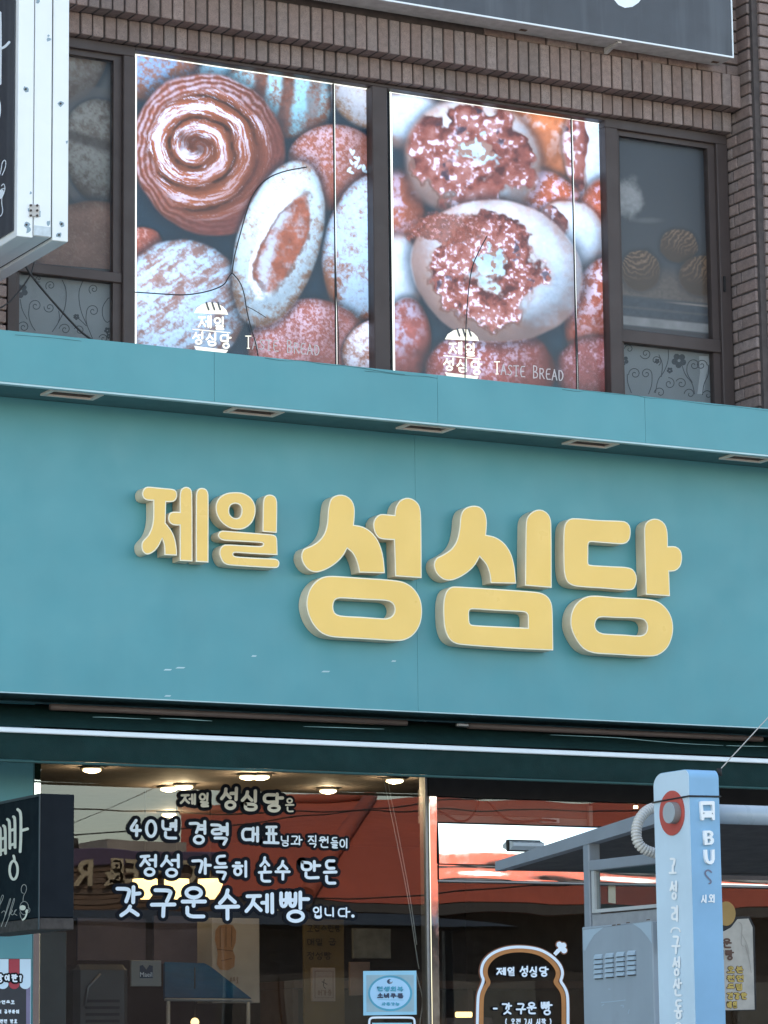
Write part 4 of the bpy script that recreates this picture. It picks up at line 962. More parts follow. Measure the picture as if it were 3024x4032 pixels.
# ================================================================== RETRACTED AWNING
YA = Y_AWN
z_st = (zc(0, 2872, YA)+zc(3024, 2998, YA))/2; z_vb = (zc(0, 2998, YA)+zc(3024, 3110, YA))/2
aw = thing('retracted_awning', 'dark green awning rolled up under the sign with a white front rail', 'awning', (0, YA, z_vb))
x0, x1 = xs-4.6, xs+4.6
N_ = 120
def sheet_x(nm, prof, mat, par, wav=.004, seed=1):
    """profile of (y,z) points run along x with slight waves"""
    vs = []; fs = []; m = len(prof)
    for i in range(N_+1):
        x = x0+(x1-x0)*i/N_
        for j, (y, z) in enumerate(prof):
            k = wav*(math.sin(x*2.3+j*.8+seed)+.6*math.sin(x*6.1+j*1.7)+.3*math.sin(x*15.7+j))
            vs.append((x, y+k, z+.5*k))
    for i in range(N_):
        for j in range(m-1): fs.append([i*m+j, (i+1)*m+j, (i+1)*m+j+1, i*m+j+1])
    o = mesh(nm, vs, fs, mat, par, True); return o
zr = z_st+.012
sheet_x('canvas', [(.02, Z_SG0-.012), (-.06, Z_SG0-.030), (-.12, Z_SG0-.052), (-.17, Z_SG0-.085), (YA+.045, zr+.045), (YA+.02, zr+.012)], M_green, aw)
sheet_x('valance', [(YA+.004, z_st-.010), (YA+.006, z_st-.06), (YA+.002, (z_st+z_vb)/2), (YA+.006, z_vb+.014)], M_green, aw, .0025, 4)
MB().box(x0, x1, YA-.004, YA+.022, z_vb, z_vb+.012, b=.003).build('hem_bar', M_green_lite, aw)
MB().box(x0, x1, YA-.012, YA+.03, z_st-.0125, z_st+.0125, b=.004).build('front_rail', M_stripe, aw)
ax = xc(205, 2769, -.19)
for a, b in ((ax, xc(1610, 2832, -.19)), (xc(1850, 2850, -.19), xc(3010, 2892, -.19))):
    MB().tube([(a, -.165, Z_SG0-.040), (b, -.165, Z_SG0-.040)], .016, 10).build('folding_arm', M_roller, aw)
MB().box(xc(1800, 2838, -.2), xc(1848, 2840, -.2), -.20, -.17, Z_SG0-.052, Z_SG0-.03, b=.006).build('arm_joint', M_alu, aw)
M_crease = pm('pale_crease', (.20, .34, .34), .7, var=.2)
pAW = Plane('y', YA-.001)
def crease(pts, wd=3):
    strokes_mesh('crease', [pts], wd, Plane('y', YA+.012), M_crease, aw, .0)
q5 = Zm(0, 2600, .9114); q6 = Zm(1512, 2600, .9114)
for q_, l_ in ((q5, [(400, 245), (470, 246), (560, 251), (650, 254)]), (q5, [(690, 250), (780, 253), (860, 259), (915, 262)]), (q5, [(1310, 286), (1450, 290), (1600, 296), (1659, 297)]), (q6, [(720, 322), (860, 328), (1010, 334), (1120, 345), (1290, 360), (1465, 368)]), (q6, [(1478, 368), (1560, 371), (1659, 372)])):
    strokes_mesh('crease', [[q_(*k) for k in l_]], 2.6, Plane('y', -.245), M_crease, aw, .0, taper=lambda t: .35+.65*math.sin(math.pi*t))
# ================================================================== SHOPFRONT
ZGT = 3.6
xg0, xg1 = xc(148, 3300, Y_GL), xc(1674, 3600, Y_GL)
xk0, xk1 = xc(1676, 3600, Y_GL-.03), xc(1727, 3600, Y_GL-.03)
xr1 = X_GL1
sf = thing('shop_window', 'large shopfront window under the dark green awning, white Korean lettering on it', 'shop window', ((xg0+xg1)/2, Y_GL, 0))
MB().box(xg0, xg1, Y_GL-.004, Y_GL+.004, .35, ZGT).build('pane', M_glass, sf)
MB().box(xg0-.004, xg1, Y_GL-.03, Y_GL+.05, 0, .345, b=.004).build('bottom_panel', M_steel, sf)
MB().box(xc(131, 3300, Y_GL-.05), xg0-.002, Y_GL-.05, Y_GL+.05, 0, ZGT, b=.004).build('corner_post', M_steel, sf)
MB().box(xg1+.001, xg1+.016, Y_GL-.018, Y_GL+.05, 0, ZGT, b=.003).build('glazing_bar', M_alu, sf)
MB().box(xg1+.017, xk1, Y_GL-.030, Y_GL+.05, 0, zc(1710, 3131, Y_GL-.07), b=.002).build('mirror_post', M_steel_flat, sf)
MB().box(xg1+.020, xr1, Y_GL-.02, Y_GL+.05, zc(1710, 3131, Y_GL-.07)+.002, ZGT).build('dark_head', M_black, sf)
dr = thing('shop_door', 'glass sliding door below a mirror steel transom with a sensor box', 'door', (xk1+.8, Y_GL, 0))
zt0, zt1 = zc(1725, 3238, Y_GL), zc(1725, 3134, Y_GL)
MB().box(xk1+.001, xr1, Y_GL-.002, Y_GL+.004, zt0+.002, zt1).build('transom_pane', M_glass, dr)
MB().box(xk1+.001, xr1, Y_GL-.03, Y_GL+.03, zt0-.008, zt0+.001).build('black_bar', M_black, dr)
zm1, zm2 = zc(1725, 3402, Y_GL-.04), zc(1725, 3462, Y_GL-.04)
def mirror_sheet(z0, z1, y, tilt, seed, amp):
    nx, nz = 160, 24; vs = []; fs = []
    for j in range(nz+1):
        for i in range(nx+1):
            a, b = i/nx, j/nz; X = xk1+.001+(xr1-xk1-.001)*a
            h = amp*(math.sin(X*5.1+seed)*math.sin(b*3.6+.4+seed)+.7*math.sin(X*9.3+seed*2+b*2.4)+.5*math.sin(X*2.2+b*5+seed))*math.sin(math.pi*min(1, max(0, b)))**.5
            vs.append((X, y+tilt*(z1-z0)*b*b+h, z0+(z1-z0)*b))
    for j in range(nz):
        for i in range(nx): k = j*(nx+1)+i; fs.append([k, k+1, k+nx+2, k+nx+1])
    mesh('mirror_panel', vs, fs, M_steel_flat, dr, True)
mirror_sheet(zm1+.003, zt0-.0085, Y_GL-.045, .035, 1.0, .0009)
MB().box(xk1+.001, xr1, Y_GL-.03, Y_GL+.04, zm1+.003, zt0-.0085).build('transom_core', M_black, dr)
MB().box(xk1+.001, xr1, Y_GL-.03, Y_GL+.03, zm1-.003, zm1+.0025).build('black_bar', M_black, dr)
mirror_sheet(zm2, zm1-.0035, Y_GL-.04, .0, 2.3, .0005)
MB().box(xk1+.001, xr1, Y_GL-.028, Y_GL+.04, zm2, zm1-.0035).build('transom_core', M_black, dr)
MB().box(xk1+.001, xr1, Y_GL-.044, Y_GL+.03, zm2-.014, zm2-.001, b=.003).build('door_track', M_alu, dr)
MB().box(xk1+.001, xr1, Y_GL-.002, Y_GL+.006, .1, zm2-.015).build('door_pane', M_glass, dr)
MB().box(xk1+.001, xr1, Y_GL-.03, Y_GL+.03, 0, .099).build('threshold', M_alu, dr)
xs0, xs1 = xc(2006, 3330, Y_GL-.06), xc(2128, 3340, Y_GL-.06); zs0, zs1 = zc(2060, 3348, Y_GL-.06), zc(2060, 3311, Y_GL-.06)
sn = MB().box(xs0-.004, xs1+.004, Y_GL-.058, Y_GL-.041, zs0-.006, zs1+.006, b=.002).build('sensor_base', M_black, dr)
MB().slab([(xs0, Y_GL-.06, zs1), (xs0, Y_GL-.10, zs1-.012), (xs0, Y_GL-.10, zs0+.02), (xs0, Y_GL-.06, zs0)], (xs1-xs0, 0, 0)).build('sensor_cover', pm('sensor_grey', (.40, .48, .55), .3, var=.05), sn)
# frame bar and dark glass further right
xq = xc(2840, 3300, Y_GL)
MB().box(xc(2800, 3300, Y_GL), xr1-.01, Y_GL-.05, Y_GL-.045, zc(2900, 3466, Y_GL), zc(2900, 3430, Y_GL)).build('cross_bar', M_frame, dr)

# left side wall below the sign, with its poster
lw = thing('teal_side_panel', 'teal painted wall panel at the left end of the shopfront', 'wall', (xg0-.5, Y_GL-.06, 0))
MB().box(X_GL0-1.4, xc(129, 3300, Y_GL-.06), Y_GL-.06, Y_GL+.03, 0, ZGT).build('panel', M_teal_side, lw)
pLW = Plane('y', Y_GL-.061)
po = thing('bread_story_poster', 'tall dark poster with a red and white scalloped awning strip on top', 'poster', tuple(P(60, 4000, Y_GL-.061)))
q7 = Zm(0, 3600, .2532); k7 = lambda l: [q7(*p) for p in l]
M_sc1 = pm('poster_white', (.62, .78, .90), .5, var=.04); M_sc2 = pm('poster_red', (.42, .035, .055), .5, var=.08); M_lil = pm('poster_lilac', (.20, .17, .28), .5)
poly('sheet', k7([(-260, 690), (480, 690), (470, 2300), (-260, 2300)]), pLW, .002, pm('poster_dark', (.022, .024, .032), .45), po)
poly('border', k7([(405, 1130), (466, 1130), (462, 2300), (403, 2300)]), pLW, .0024, M_lil, po)
poly('border', k7([(468, 1100), (474, 1100), (468, 2300), (462, 2300)]), pLW, .0026, M_sc1, po)
for i, (a, b, mt) in enumerate(((-215, -50, M_sc2), (-50, 128, M_sc1), (134, 300, M_sc2), (304, 476, M_sc1))):
    pts = [(a, 696), (b, 696), (b, 1080)]
    for j in range(9):
        an = math.pi*j/8; pts.append(((a+b)/2+(b-a)/2*math.cos(an), 1085+78*math.sin(an)))
    poly('awning_strip', k7(pts), pLW, .003, mt, po)
for ch, bx in (('빵', (-75, 925, 45, 1062)), ('이', (58, 935, 150, 1040)), ('란', (168, 930, 270, 1058)), ('?', (285, 940, 335, 1052))):
    a, b = q7(*bx[:2]); c, d_ = q7(*bx[2:]); letter(ch, (a, b, c, d_), 24*.2532, pLW, [M_white_flat, M_dark_v], po, 26*.2532, base=.0045)
text_row('자연으로', *q7(-60, 1335), *q7(222, 1400), .0, 3.6, pLW, [M_white_flat], po, base=.004)
text_row('여 공부하여', *q7(-40, 1480), *q7(292, 1548), .0, 3.6, pLW, [M_white_flat], po, base=.004)
text_row('천연 발효', *q7(-10, 1630), *q7(262, 1698), .0, 3.6, pLW, [M_white_flat], po, base=.004)

# white hand lettering on the window
wl = thing('window_lettering', 'four lines of white hand-drawn Korean lettering with dark outlines on the shop window', 'lettering', tuple(P(900, 3620, Y_GL-.006)))
q = Zm(300, 3000, .7233)
rows = [('제', 563, 170, 650, 235, 13), ('일', 665, 165, 725, 248, 12), ('성', 780, 135, 885, 262, 18), ('심', 893, 150, 995, 270, 18), ('당', 1010, 165, 1130, 275, 18), ('은', 1135, 195, 1185, 275, 9),
 ('4', 278, 312, 355, 410, 17), ('0', 372, 312, 440, 415, 17), ('년', 458, 310, 555, 425, 16), ('경', 608, 318, 715, 450, 16), ('력', 728, 330, 835, 455, 16), ('대', 892, 350, 1000, 440, 16), ('표', 1015, 345, 1105, 450, 15),
 ('님', 1110, 400, 1160, 462, 8), ('과', 1165, 400, 1230, 455, 8), ('직', 1258, 398, 1312, 468, 8), ('원', 1318, 405, 1375, 470, 8), ('들', 1382, 408, 1425, 472, 8), ('이', 1430, 415, 1480, 472, 8),
 ('정', 340, 500, 445, 625, 16), ('성', 455, 500, 570, 630, 16), ('가', 625, 520, 735, 615, 16), ('득', 745, 505, 825, 645, 15), ('히', 845, 535, 940, 630, 15), ('손', 985, 515, 1065, 660, 15), ('수', 1078, 535, 1165, 645, 15), ('만', 1218, 535, 1330, 640, 16), ('든', 1340, 530, 1420, 670, 16),
 ('갓', 210, 670, 355, 845, 21), ('구', 400, 685, 545, 850, 21), ('운', 565, 675, 710, 855, 21), ('수', 750, 690, 890, 865, 21), ('제', 915, 710, 1075, 830, 20), ('빵', 1100, 700, 1270, 875, 20), ('입', 1285, 785, 1340, 855, 9), ('니', 1348, 790, 1408, 845, 9), ('다', 1420, 790, 1490, 850, 9), ('.', 1490, 815, 1520, 850, 18)]
for i, (ch, a, b, c, d_, wd) in enumerate(rows):
    u0, v0 = q(a, b); u1, v1 = q(c, d_)
    big = wd > 11
    letter(ch, (u0, v0, u1, v1), wd*.7233, pGL, [M_cream_v if i < 6 else M_white_flat, M_dark_v], wl, (19 if big else 13)*.7233, jit=1.2 if big else .4, base=.0015)

# coupon sticker
q8 = Zm(1300, 3650, .3014); k8 = lambda l: [q8(*p) for p in l]
ell = lambda cx, cy, rx, ry, n=36: [(cx+rx*math.cos(2*math.pi*k/n), cy+ry*math.sin(2*math.pi*k/n)) for k in range(n)]
st = thing('coupon_sticker', 'light blue coupon notice with an oval of Korean text stuck on the glass', 'sticker', tuple(P(*q8(780, 1150), Y_GL-.006)))
M_stk = pm('sticker_blue', (.30, .62, .78), .45, var=.04); M_stk2 = pm('sticker_grey', (.30, .46, .52), .45, var=.1, vs=12); M_stk3 = pm('sticker_teal', (.06, .36, .50), .45); M_stk4 = pm('sticker_oval', (.40, .68, .90), .45, var=.03)
M_navy = pm('navy_print', (.03, .05, .10), .5)
poly('sheet', k8([(430, 575), (1125, 570), (1130, 1145), (432, 1155)]), pGL, .001, M_stk, st)
poly('inner_field', k8([(470, 628), (1092, 625), (1095, 1105), (472, 1110)]), pGL, .0014, M_stk2, st)
poly('oval_rim', k8(ell(782, 866, 288, 234)), pGL, .0018, M_stk3, st)
poly('oval', k8(ell(780, 866, 262, 207)), pGL, .0022, M_stk4, st)
poly('emblem', k8(ell(776, 713, 37, 32, 20)), pGL, .0026, M_navy, st)
poly('emblem', k8(ell(792, 703, 20, 17, 16)), pGL, .003, M_stk4, st)
poly('emblem', k8([(776, 713), (796, 722), (812, 712), (806, 735), (786, 742), (766, 734)]), pGL, .0033, pm('emblem_grey', (.25, .28, .33), .5), st)
text_row('민생회복', *q8(605, 775), *q8(950, 842), .01, 5.2, pGL, [M_stk3], st, base=.003, gap=.06)
text_row('소비쿠폰', *q8(605, 862), *q8(950, 930), .01, 5.2, pGL, [M_navy], st, base=.003, gap=.06)
text_row('사용가능', *q8(665, 982), *q8(900, 1028), .01, 3.4, pGL, [M_stk3], st, base=.003, gap=.06)
strokes_mesh('rule', [k8([(625, 950), (955, 955)])], 1.2, pGL, M_stk3, st, .003)
s2 = thing('notice_frame', 'white rounded frame of a notice right under the blue coupon sticker', 'sticker', tuple(P(*q8(780, 1300), Y_GL-.006)))
strokes_mesh('frame', [k8([(505, 1500), (505, 1240), (520, 1195), (560, 1182), (800, 1182), (1050, 1182), (1090, 1195), (1103, 1240), (1103, 1500)])], 8.5, pGL, M_white_flat, s2, .002)
poly('sheet', k8([(545, 1252), (1065, 1252), (1065, 1500), (545, 1500)]), pGL, .0012, M_stk, s2)

# bread-slice sticker on the door
q9 = Zm(1800, 3600, .48222); k9 = lambda l: [q9(*p) for p in l]
pDR = Plane('y', Y_GL-.004)
bs_ = thing('bread_shaped_sticker', 'door sticker outlined like a slice of bread in white and orange with a chef hat', 'sticker', tuple(P(2060, 4100, Y_GL-.004)))
arch = [(158, 1150), (160, 900), (164, 700), (172, 640), (198, 580), (212, 535), (196, 500), (192, 450), (212, 385), (270, 325), (350, 288), (430, 270), (520, 266), (620, 276), (700, 300), (780, 350), (835, 410), (858, 470), (850, 520), (838, 545), (870, 590), (892, 640), (900, 700), (900, 900), (900, 1150)]
arch2 = [(192, 1150), (194, 900), (196, 700), (204, 650), (228, 595), (258, 558), (232, 510), (226, 455), (245, 400), (295, 345), (365, 312), (440, 295), (520, 291), (605, 300), (680, 322), (750, 368), (800, 420), (823, 472), (815, 520), (795, 550), (835, 600), (860, 645), (868, 700), (868, 900), (868, 1150)]
M_or = pm('sticker_orange', (.50, .19, .05), .45, var=.08, vs=20); M_br = pm('sticker_brown', (.22, .075, .035), .45)
strokes_mesh('crust_edge', [k9(arch)], 40*.482, pDR, M_br, bs_, .001)
strokes_mesh('orange_band', [k9(arch2)], 36*.482, pDR, M_or, bs_, .0032)
strokes_mesh('white_band', [k9(arch)], 23*.482, pDR, M_white_flat, bs_, .0055)
for mt, g, off in ((M_br, 9, .006), (M_white_flat, 0, .0085)):
    for i, e_ in enumerate(([(800, 340), (778, 318), (812, 280), (838, 302)], ell(828, 248, 24+g, 24+g, 16), ell(860, 256, 24+g, 24+g, 16), ell(866, 296, 24+g, 24+g, 16), ell(842, 278, 26+g, 26+g, 16))):
        poly('chef_hat', k9(e_), pDR, off+i*.0003, mt, bs_)
for ch, bx in (('제', (315, 432, 395, 500)), ('일', (405, 428, 470, 505)), ('성', (505, 420, 580, 512)), ('심', (585, 425, 655, 516)), ('당', (662, 425, 745, 510))):
    a, b = q9(*bx[:2]); c, d_ = q9(*bx[2:]); letter(ch, (a, b, c, d_), 14*.482, pDR, [M_white_flat, M_dark_v], bs_, 5, base=.002)
for ch, bx in (('-', (285, 740, 330, 800)), ('갓', (360, 720, 445, 820)), ('구', (475, 722, 560, 818)), ('운', (562, 715, 645, 818)), ('빵', (678, 710, 775, 825))):
    a, b = q9(*bx[:2]); c, d_ = q9(*bx[2:]); letter(ch, (a, b, c, d_), 15*.482, pDR, [M_white_flat, M_dark_v], bs_, 5, base=.002)
text_row('( 오전 7시 시작 )', *q9(385, 850), *q9(770, 905), 0, 4.6, pDR, [M_white_flat], bs_, base=.002, gap=.08)
# cream menu sheet right of the bus pillar
mp = thing('menu_sheet', 'cream notched paper with dark and yellow Korean lines behind the bus pillar', 'poster', tuple(P(2900, 3975, Y_GL-.004)))
qm = Zm(2540, 3450, .2917); km = lambda l: [qm(*p) for p in l]
M_cr = pm('menu_cream', (.42, .38, .33), .6, var=.12, vs=14); M_mb = pm('menu_brown', (.10, .045, .03), .6); M_my = pm('menu_yellow', (.50, .34, .08), .6)
poly('sheet_edge', km([(560, 560), (1250, 545), (1410, 545), (1480, 680), (1500, 1810), (560, 1830)]), pDR, .0006, M_black, mp)
poly('sheet', km([(600, 840), (1070, 740), (1160, 690), (1245, 580), (1395, 572), (1450, 690), (1478, 1800), (600, 1820)]), pDR, .001, M_cr, mp)
text_row('구운', *qm(880, 835), *qm(1165, 975), 0, 7, pDR, [M_mb], mp, base=.002)
text_row('수제빵', *qm(800, 990), *qm(1195, 1135), 0, 7, pDR, [M_mb], mp, base=.002)
for i, (a, s_) in enumerate(((1320, '오븐'), (1330, '천연'), (1315, '드립'), (1370, '건강한'), (1240, '매일'))):
    text_row(s_, *qm(1100, 1215+i*118), *qm(a, 1310+i*118), 0, 6, pDR, [M_my, M_mb], mp, 1.8, base=.002)
strokes_mesh('scratch_drawing', [km([(1260, 620), (1310, 650), (1300, 800), (1290, 930), (1330, 950)]), km([(1300, 780), (1370, 900), (1400, 1050)]), km([(1350, 930), (1400, 1100), (1430, 1300)])], 2.2, pDR, pm('pencil', (.3, .27, .24), .7), mp, .002)
nc = thing('cream_strip_notice', 'narrow cream notice on the door glass seen through the shelter panel', 'notice', tuple(P(2410, 3557, Y_GL-.004)))
poly('sheet', [(2394, 3452), (2423, 3454), (2424, 3558), (2395, 3554)], pDR, .001, pm('notice_cream', (.62, .52, .38), .6), nc)
rc = thing('round_gold_sticker', 'round ochre sticker partly hidden behind the bus pillar', 'sticker', tuple(P(2870, 3590, Y_GL-.004)))
poly('disc', km(ell(1090, 505, 128, 165, 28)), pDR, .003, pm('ochre', (.33, .19, .05), .5, var=.1), rc)

# ================================================================== PROJECTING SIGNS
ps = thing('projecting_sign', 'tall projecting sign with white metal edge and black face beside the lit posters', 'projecting sign', tuple(P(170, 945, -1.15)))
YE = -1.15
xe0, xe1 = xc(70, 600, YE), xc(270, 600, YE); zb_ = (zc(70, 931, YE)+zc(270, 952, YE))/2
zt_ = zb_+2.6; g1, g2 = xc(134, 600, YE), xc(206, 600, YE)
for a, b, z0 in ((xe0, g1-.003, zb_), (g1+.002, g2-.004, zb_+.012), (g2+.003, xe1, zb_)):
    MB().box(a, b, YE, YE+.93, z0, zt_, b=.003).build('metal_section', M_white, ps)
MB().box(xe0+.01, xe1-.01, YE+.012, YE+.92, zb_+.014, zt_-.02).build('sign_core', M_black, ps)
xf = xe0-.004
MB().box(xf-.004, xf, YE+.035, YE+.90, zb_+.035, zt_-.05).build('dark_face', M_grayface, ps)
pF = Plane('x', xf-.004)
MB().box(g1+.003, g2-.006, YE-.004, YE-.001, zb_+.014, zb_+.06).build('lower_patch', pm('patched_metal', (.55, .62, .66), .5, var=.15, vs=30, stains=.5), ps)
a_, b_ = P(115, 804, YE), P(154, 856, YE)
pt = MB().box(a_.x, b_.x, YE-.006, YE-.001, b_.z, a_.z, b=.001).build('joint_plate', M_oldmetal, ps)
for i in range(3):
    for j in (0, 1):
        c = P(121+25*j, 809+20*i, YE-.007); MB().tube([(c.x, YE-.012, c.z), (c.x, YE-.005, c.z)], .0055, 8).build('bolt', M_screw, pt)
M_flake = pm('bare_flake', (.26, .36, .42), .6, var=.2)
for u, v in ((101, 351), (238, 408), (104, 885), (242, 882), (232, 925)):
    c = P(u, v, YE-.002)
    MB().tube([(c.x, YE-.006, c.z), (c.x, YE-.001, c.z)], .005, 8).build('screw', M_screw, ps)
    rs = random.Random(u); poly('flaked_patch', [(u+(7+rs.random()*9)*math.cos(k*.8), v+(6+rs.random()*10)*math.sin(k*.8)) for k in range(8)], Plane('y', YE), .0008, M_flake, ps)
for u, v, r_ in ((193, 155, 9), (190, 140, 5), (148, 4, 9), (120, 830, 14), (150, 845, 14), (112, 905, 13), (190, 878, 9), (263, 560, 6), (120, 760, 5)):
    rs = random.Random(u+v); poly('flaked_patch', [(u+r_*(.5+.6*rs.random())*math.cos(k*.78), v+r_*(.6+.9*rs.random())*math.sin(k*.78)) for k in range(8)], Plane('y', YE), .0012, M_flake, ps)
strokes_mesh('sign_letter', [[(2, 50), (4, 140), (2, 330)], [(4, 192), (22, 184), (38, 166)], [(-20, 380), (-2, 395), (2, 430), (-4, 470), (-20, 490)]], 10, pF, M_white_flat, ps, .001)
strokes_mesh('cup_drawing', [[(0, 690), (6, 672), (10, 640), (20, 628), (26, 640), (22, 664), (10, 690)], [(8, 732), (16, 722), (22, 735), (20, 755), (10, 770), (8, 800), (14, 830), (6, 852), (-4, 850)], [(-8, 770), (6, 745), (18, 742)]], 3.2, pF, M_white_flat, ps, .001)
poly('cup_drawing', [(0, 752), (14, 746), (20, 760), (12, 778), (0, 786)], pF, .003, M_white_flat, ps)
MB().box(xe0+.08, xe1-.08, YE+.93, Y_SOLD-.002, zt_-.5, zt_-.44).build('wall_bracket', M_alu, ps)

ls = thing('coffee_sign', 'low black box sign with cream Korean lettering and a coffee cup', 'projecting sign', tuple(P(220, 3650, -.75)))
YB = -.75
xb0, xb1 = xc(158, 3400, YB), xc(292, 3400, YB); zb0, zb1 = zc(220, 3660, YB), zc(220, 3126, YB)
MB().box(xb0, xb1, YB, YB+.80, zb0+.055, zb1, b=.004).build('box', M_signblack, ls)
MB().box(xb0, xb1, YB+.001, YB+.80, zb0, zb0+.053, b=.004).build('rusty_rim', pm('rusty_black', (.05, .04, .035), .8, var=.3, vs=30, stains=.8, stcol=(.11, .085, .075)), ls)
pB = Plane('x', xb0-.001)
MB().box(xb0-.004, xb0-.0005, YB+.0, YB+.012, zb0, zb1).build('corner_trim', pm('dark_trim', (.05, .055, .06), .35), ls)
MB().box(xb0-.004, xb0-.0005, YB+.013, YB+.80, zb1-.012, zb1).build('top_trim', MATS['dark_trim'], ls)
q6b = Zm(0, 2950, .339); k6 = lambda l: [q6b(*p) for p in l]
M_crm = pm('cream_letter', (.74, .72, .60), .45, var=.03)
lt = strokes_mesh('sign_letter', [k6([(-8, 910), (8, 925), (8, 1225)]), k6([(42, 890), (64, 905), (66, 1210)]), k6([(8, 1045), (66, 1030)]), k6([(8, 1180), (66, 1165)]),
    k6([(90, 815), (116, 835), (118, 1150)]), k6([(160, 785), (178, 800), (178, 1140)]), k6([(118, 945), (178, 930)]), k6([(118, 1115), (178, 1100)]),
    k6([(210, 700), (246, 730), (248, 900), (246, 1060), (238, 1190)]), k6([(248, 948), (290, 935), (325, 925)])], 33*.339, pB, M_crm, ls, .001)
strokes_mesh('sign_letter', [('o', k6(circ(168, 1405, 47, 108, 18))), k6([(168, 1240), (176, 1262), (178, 1300)])], 30*.339, pB, M_crm, ls, .003)
strokes_mesh('script_word', [k6([(-6, 1830), (30, 1760), (50, 1700), (30, 1690), (8, 1760), (0, 1850)]), k6([(20, 2060), (60, 1950), (130, 1760), (128, 1720), (100, 1800), (60, 1940)]), k6([(62, 2060), (110, 1940), (172, 1760), (168, 1720), (140, 1800), (105, 1930)]), k6([(20, 1900), (50, 1870), (70, 1905)]), k6([(130, 1900), (150, 1880), (140, 1860), (120, 1900), (150, 1935), (180, 1880), (200, 1860), (175, 1870), (165, 1910), (200, 1930)])], 6*.339, pB, pm('grey_script', (.42, .40, .36), .5), ls, .001)
strokes_mesh('cup_drawing', [('o', k6(circ(285, 1845, 52, 78, 18))), k6([(270, 1775), (275, 1700), (310, 1650), (312, 1590), (280, 1565), (250, 1600), (250, 1660), (275, 1675)]), k6([(330, 1840), (352, 1850), (350, 1890), (325, 1900)]), k6([(235, 1900), (245, 1960), (275, 1985)])], 7*.339, pB, pm('grey_script2', (.36, .34, .31), .5), ls, .001)
poly('cup_drawing', k6(ell(270, 1842, 36, 30, 20)), pB, .003, M_crm, ls)
poly('cup_drawing', k6([(320, 1855), (335, 1870), (322, 1930), (300, 1975), (270, 1995), (258, 1980), (290, 1955), (308, 1910), (300, 1880)]), pB, .0032, M_crm, ls)
MB().box(xb0+.05, xb1-.05, YB+.80, Y_GL-.062, zb0+.2, zb0+.26).build('wall_bracket', M_black, ls)

bs = thing('wall_sign', 'dark flat sign box with a white edge high on the brick wall', 'wall sign', tuple(P(2400, 160, -.27)))
YT = -.27
xt1 = xc(2884, 120, YT); xt0 = xc(1240, -20, YT)-1.0
zt0_ = (zc(1512, 4, YT)+zc(2884, 228, YT))/2
MB().box(xt0, xt1, YT+.004, YT+.16, zt0_, zt0_+1.5, b=.003).build('metal_case', M_oldmetal, bs)
MB().box(xt0+.01, xt1-.008, YT-.001, YT+.003, zt0_+.010, zt0_+1.49).build('dark_face', M_grayface, bs)
MB().box(xt0, xt1, YT-.006, YT+.003, zt0_, zt0_+.009).build('edge_trim', M_stripe, bs)
MB().box(xt1-.007, xt1, YT-.006, YT+.003, zt0_+.0095, zt0_+1.49).build('edge_trim', M_stripe, bs)
pT = Plane('y', YT-.001)
poly('sign_letter', [(2412, -30), (2418, 0), (2435, 20), (2460, 31), (2490, 27), (2515, 10), (2532, -15), (2532, -40)], pT, .001, M_white_flat, bs)
for u, v in ((2410, 205),):
    c = P(u, v, YT+.1)
    MB().slab([(c.x-.012, YT+.02, zt0_-.002), (c.x-.012, YT+.02, zt0_-.012), (c.x-.012, YT+.12, zt0_-.022), (c.x-.012, YT+.165, zt0_-.034), (c.x-.012, YT+.165, zt0_-.002)], (.024, 0, 0)).build('bracket', M_oldmetal, bs)
for u, v in ((2060, 118), (2815, 244)):
    c = PZ(u, v, zt0_-.001); MB().box(c.x-.02, c.x+.02, c.y-.012, c.y+.012, zt0_-.004, zt0_-.001).build('drain_slot', M_rust, bs)

# ================================================================== BUS STOP
pi = thing('bus_stop_pillar', 'white and blue bus stop pillar with a red disc and BUS lettering', 'bus stop sign', tuple(Vector((P(2722, 3600, -4.4).x, -4.25, 0))))
YPB = -4.4
pN = Plane('y', YPB)
ca, cb = P(2720, 3300, YPB), P(2836, 3300, YPB)
xpl, xpr = ca.x, cb.x
ztp = zc(2760, 3029, YPB)
yfar = PX(2579, 3300, xpl).y
print('pillar', xpl, xpr, ztp, yfar-YPB)
prof = [(YPB, 0)]
n = 8
prof = [(YPB, 0), (YPB, ztp-.035)]
for k in range(1, n+1):
    an = math.pi/2*k/n; prof.append((YPB+.03*(1-math.cos(an)), ztp-.035+.035*math.sin(an)))
for k in range(0, n+1):
    an = math.pi/2*k/n; prof.append((yfar-.06+.06*math.sin(an), ztp-.055+.055*math.cos(an)-.0))
prof.append((yfar, 0))
body = MB(); m = len(prof); bev = .004
body.slab([(xpl+.001, y, z) for y, z in prof], (xpr-xpl-.001, 0, 0))
bo = body.build('column', [M_blue], pi)
def inset_prof(d, ztrim=0): return [(min(max(y, YPB+d), yfar-d), z-(d if z > .1 else 0)) for y, z in prof]
MB().slab([(xpl-.002, y, z) for y, z in inset_prof(.002)], (.0028, 0, 0)).build('pale_side', M_pale, pi)
pS = Plane('x', xpl-.002)
dq = Zm(2540, 2950, .2917); kd = lambda l: [dq(*p) for p in l]
cc = PX(*dq(370, 862), xpl-.002); ry = abs(PX(*dq(370, 560), xpl).z-PX(*dq(370, 1168), xpl).z)/2
def disc_x(nm, c, r, x0, x1, mat, par, n=40):
    vs = [(x0, c.y+r*math.cos(2*math.pi*k/n), c.z+r*math.sin(2*math.pi*k/n)) for k in range(n)]
    mb = MB(); mb.slab(vs, (x1-x0, 0, 0)); return mb.build(nm, mat, par)
rd = disc_x('red_disc', cc, ry, xpl-.0028, xpl-.006, M_red, pi)
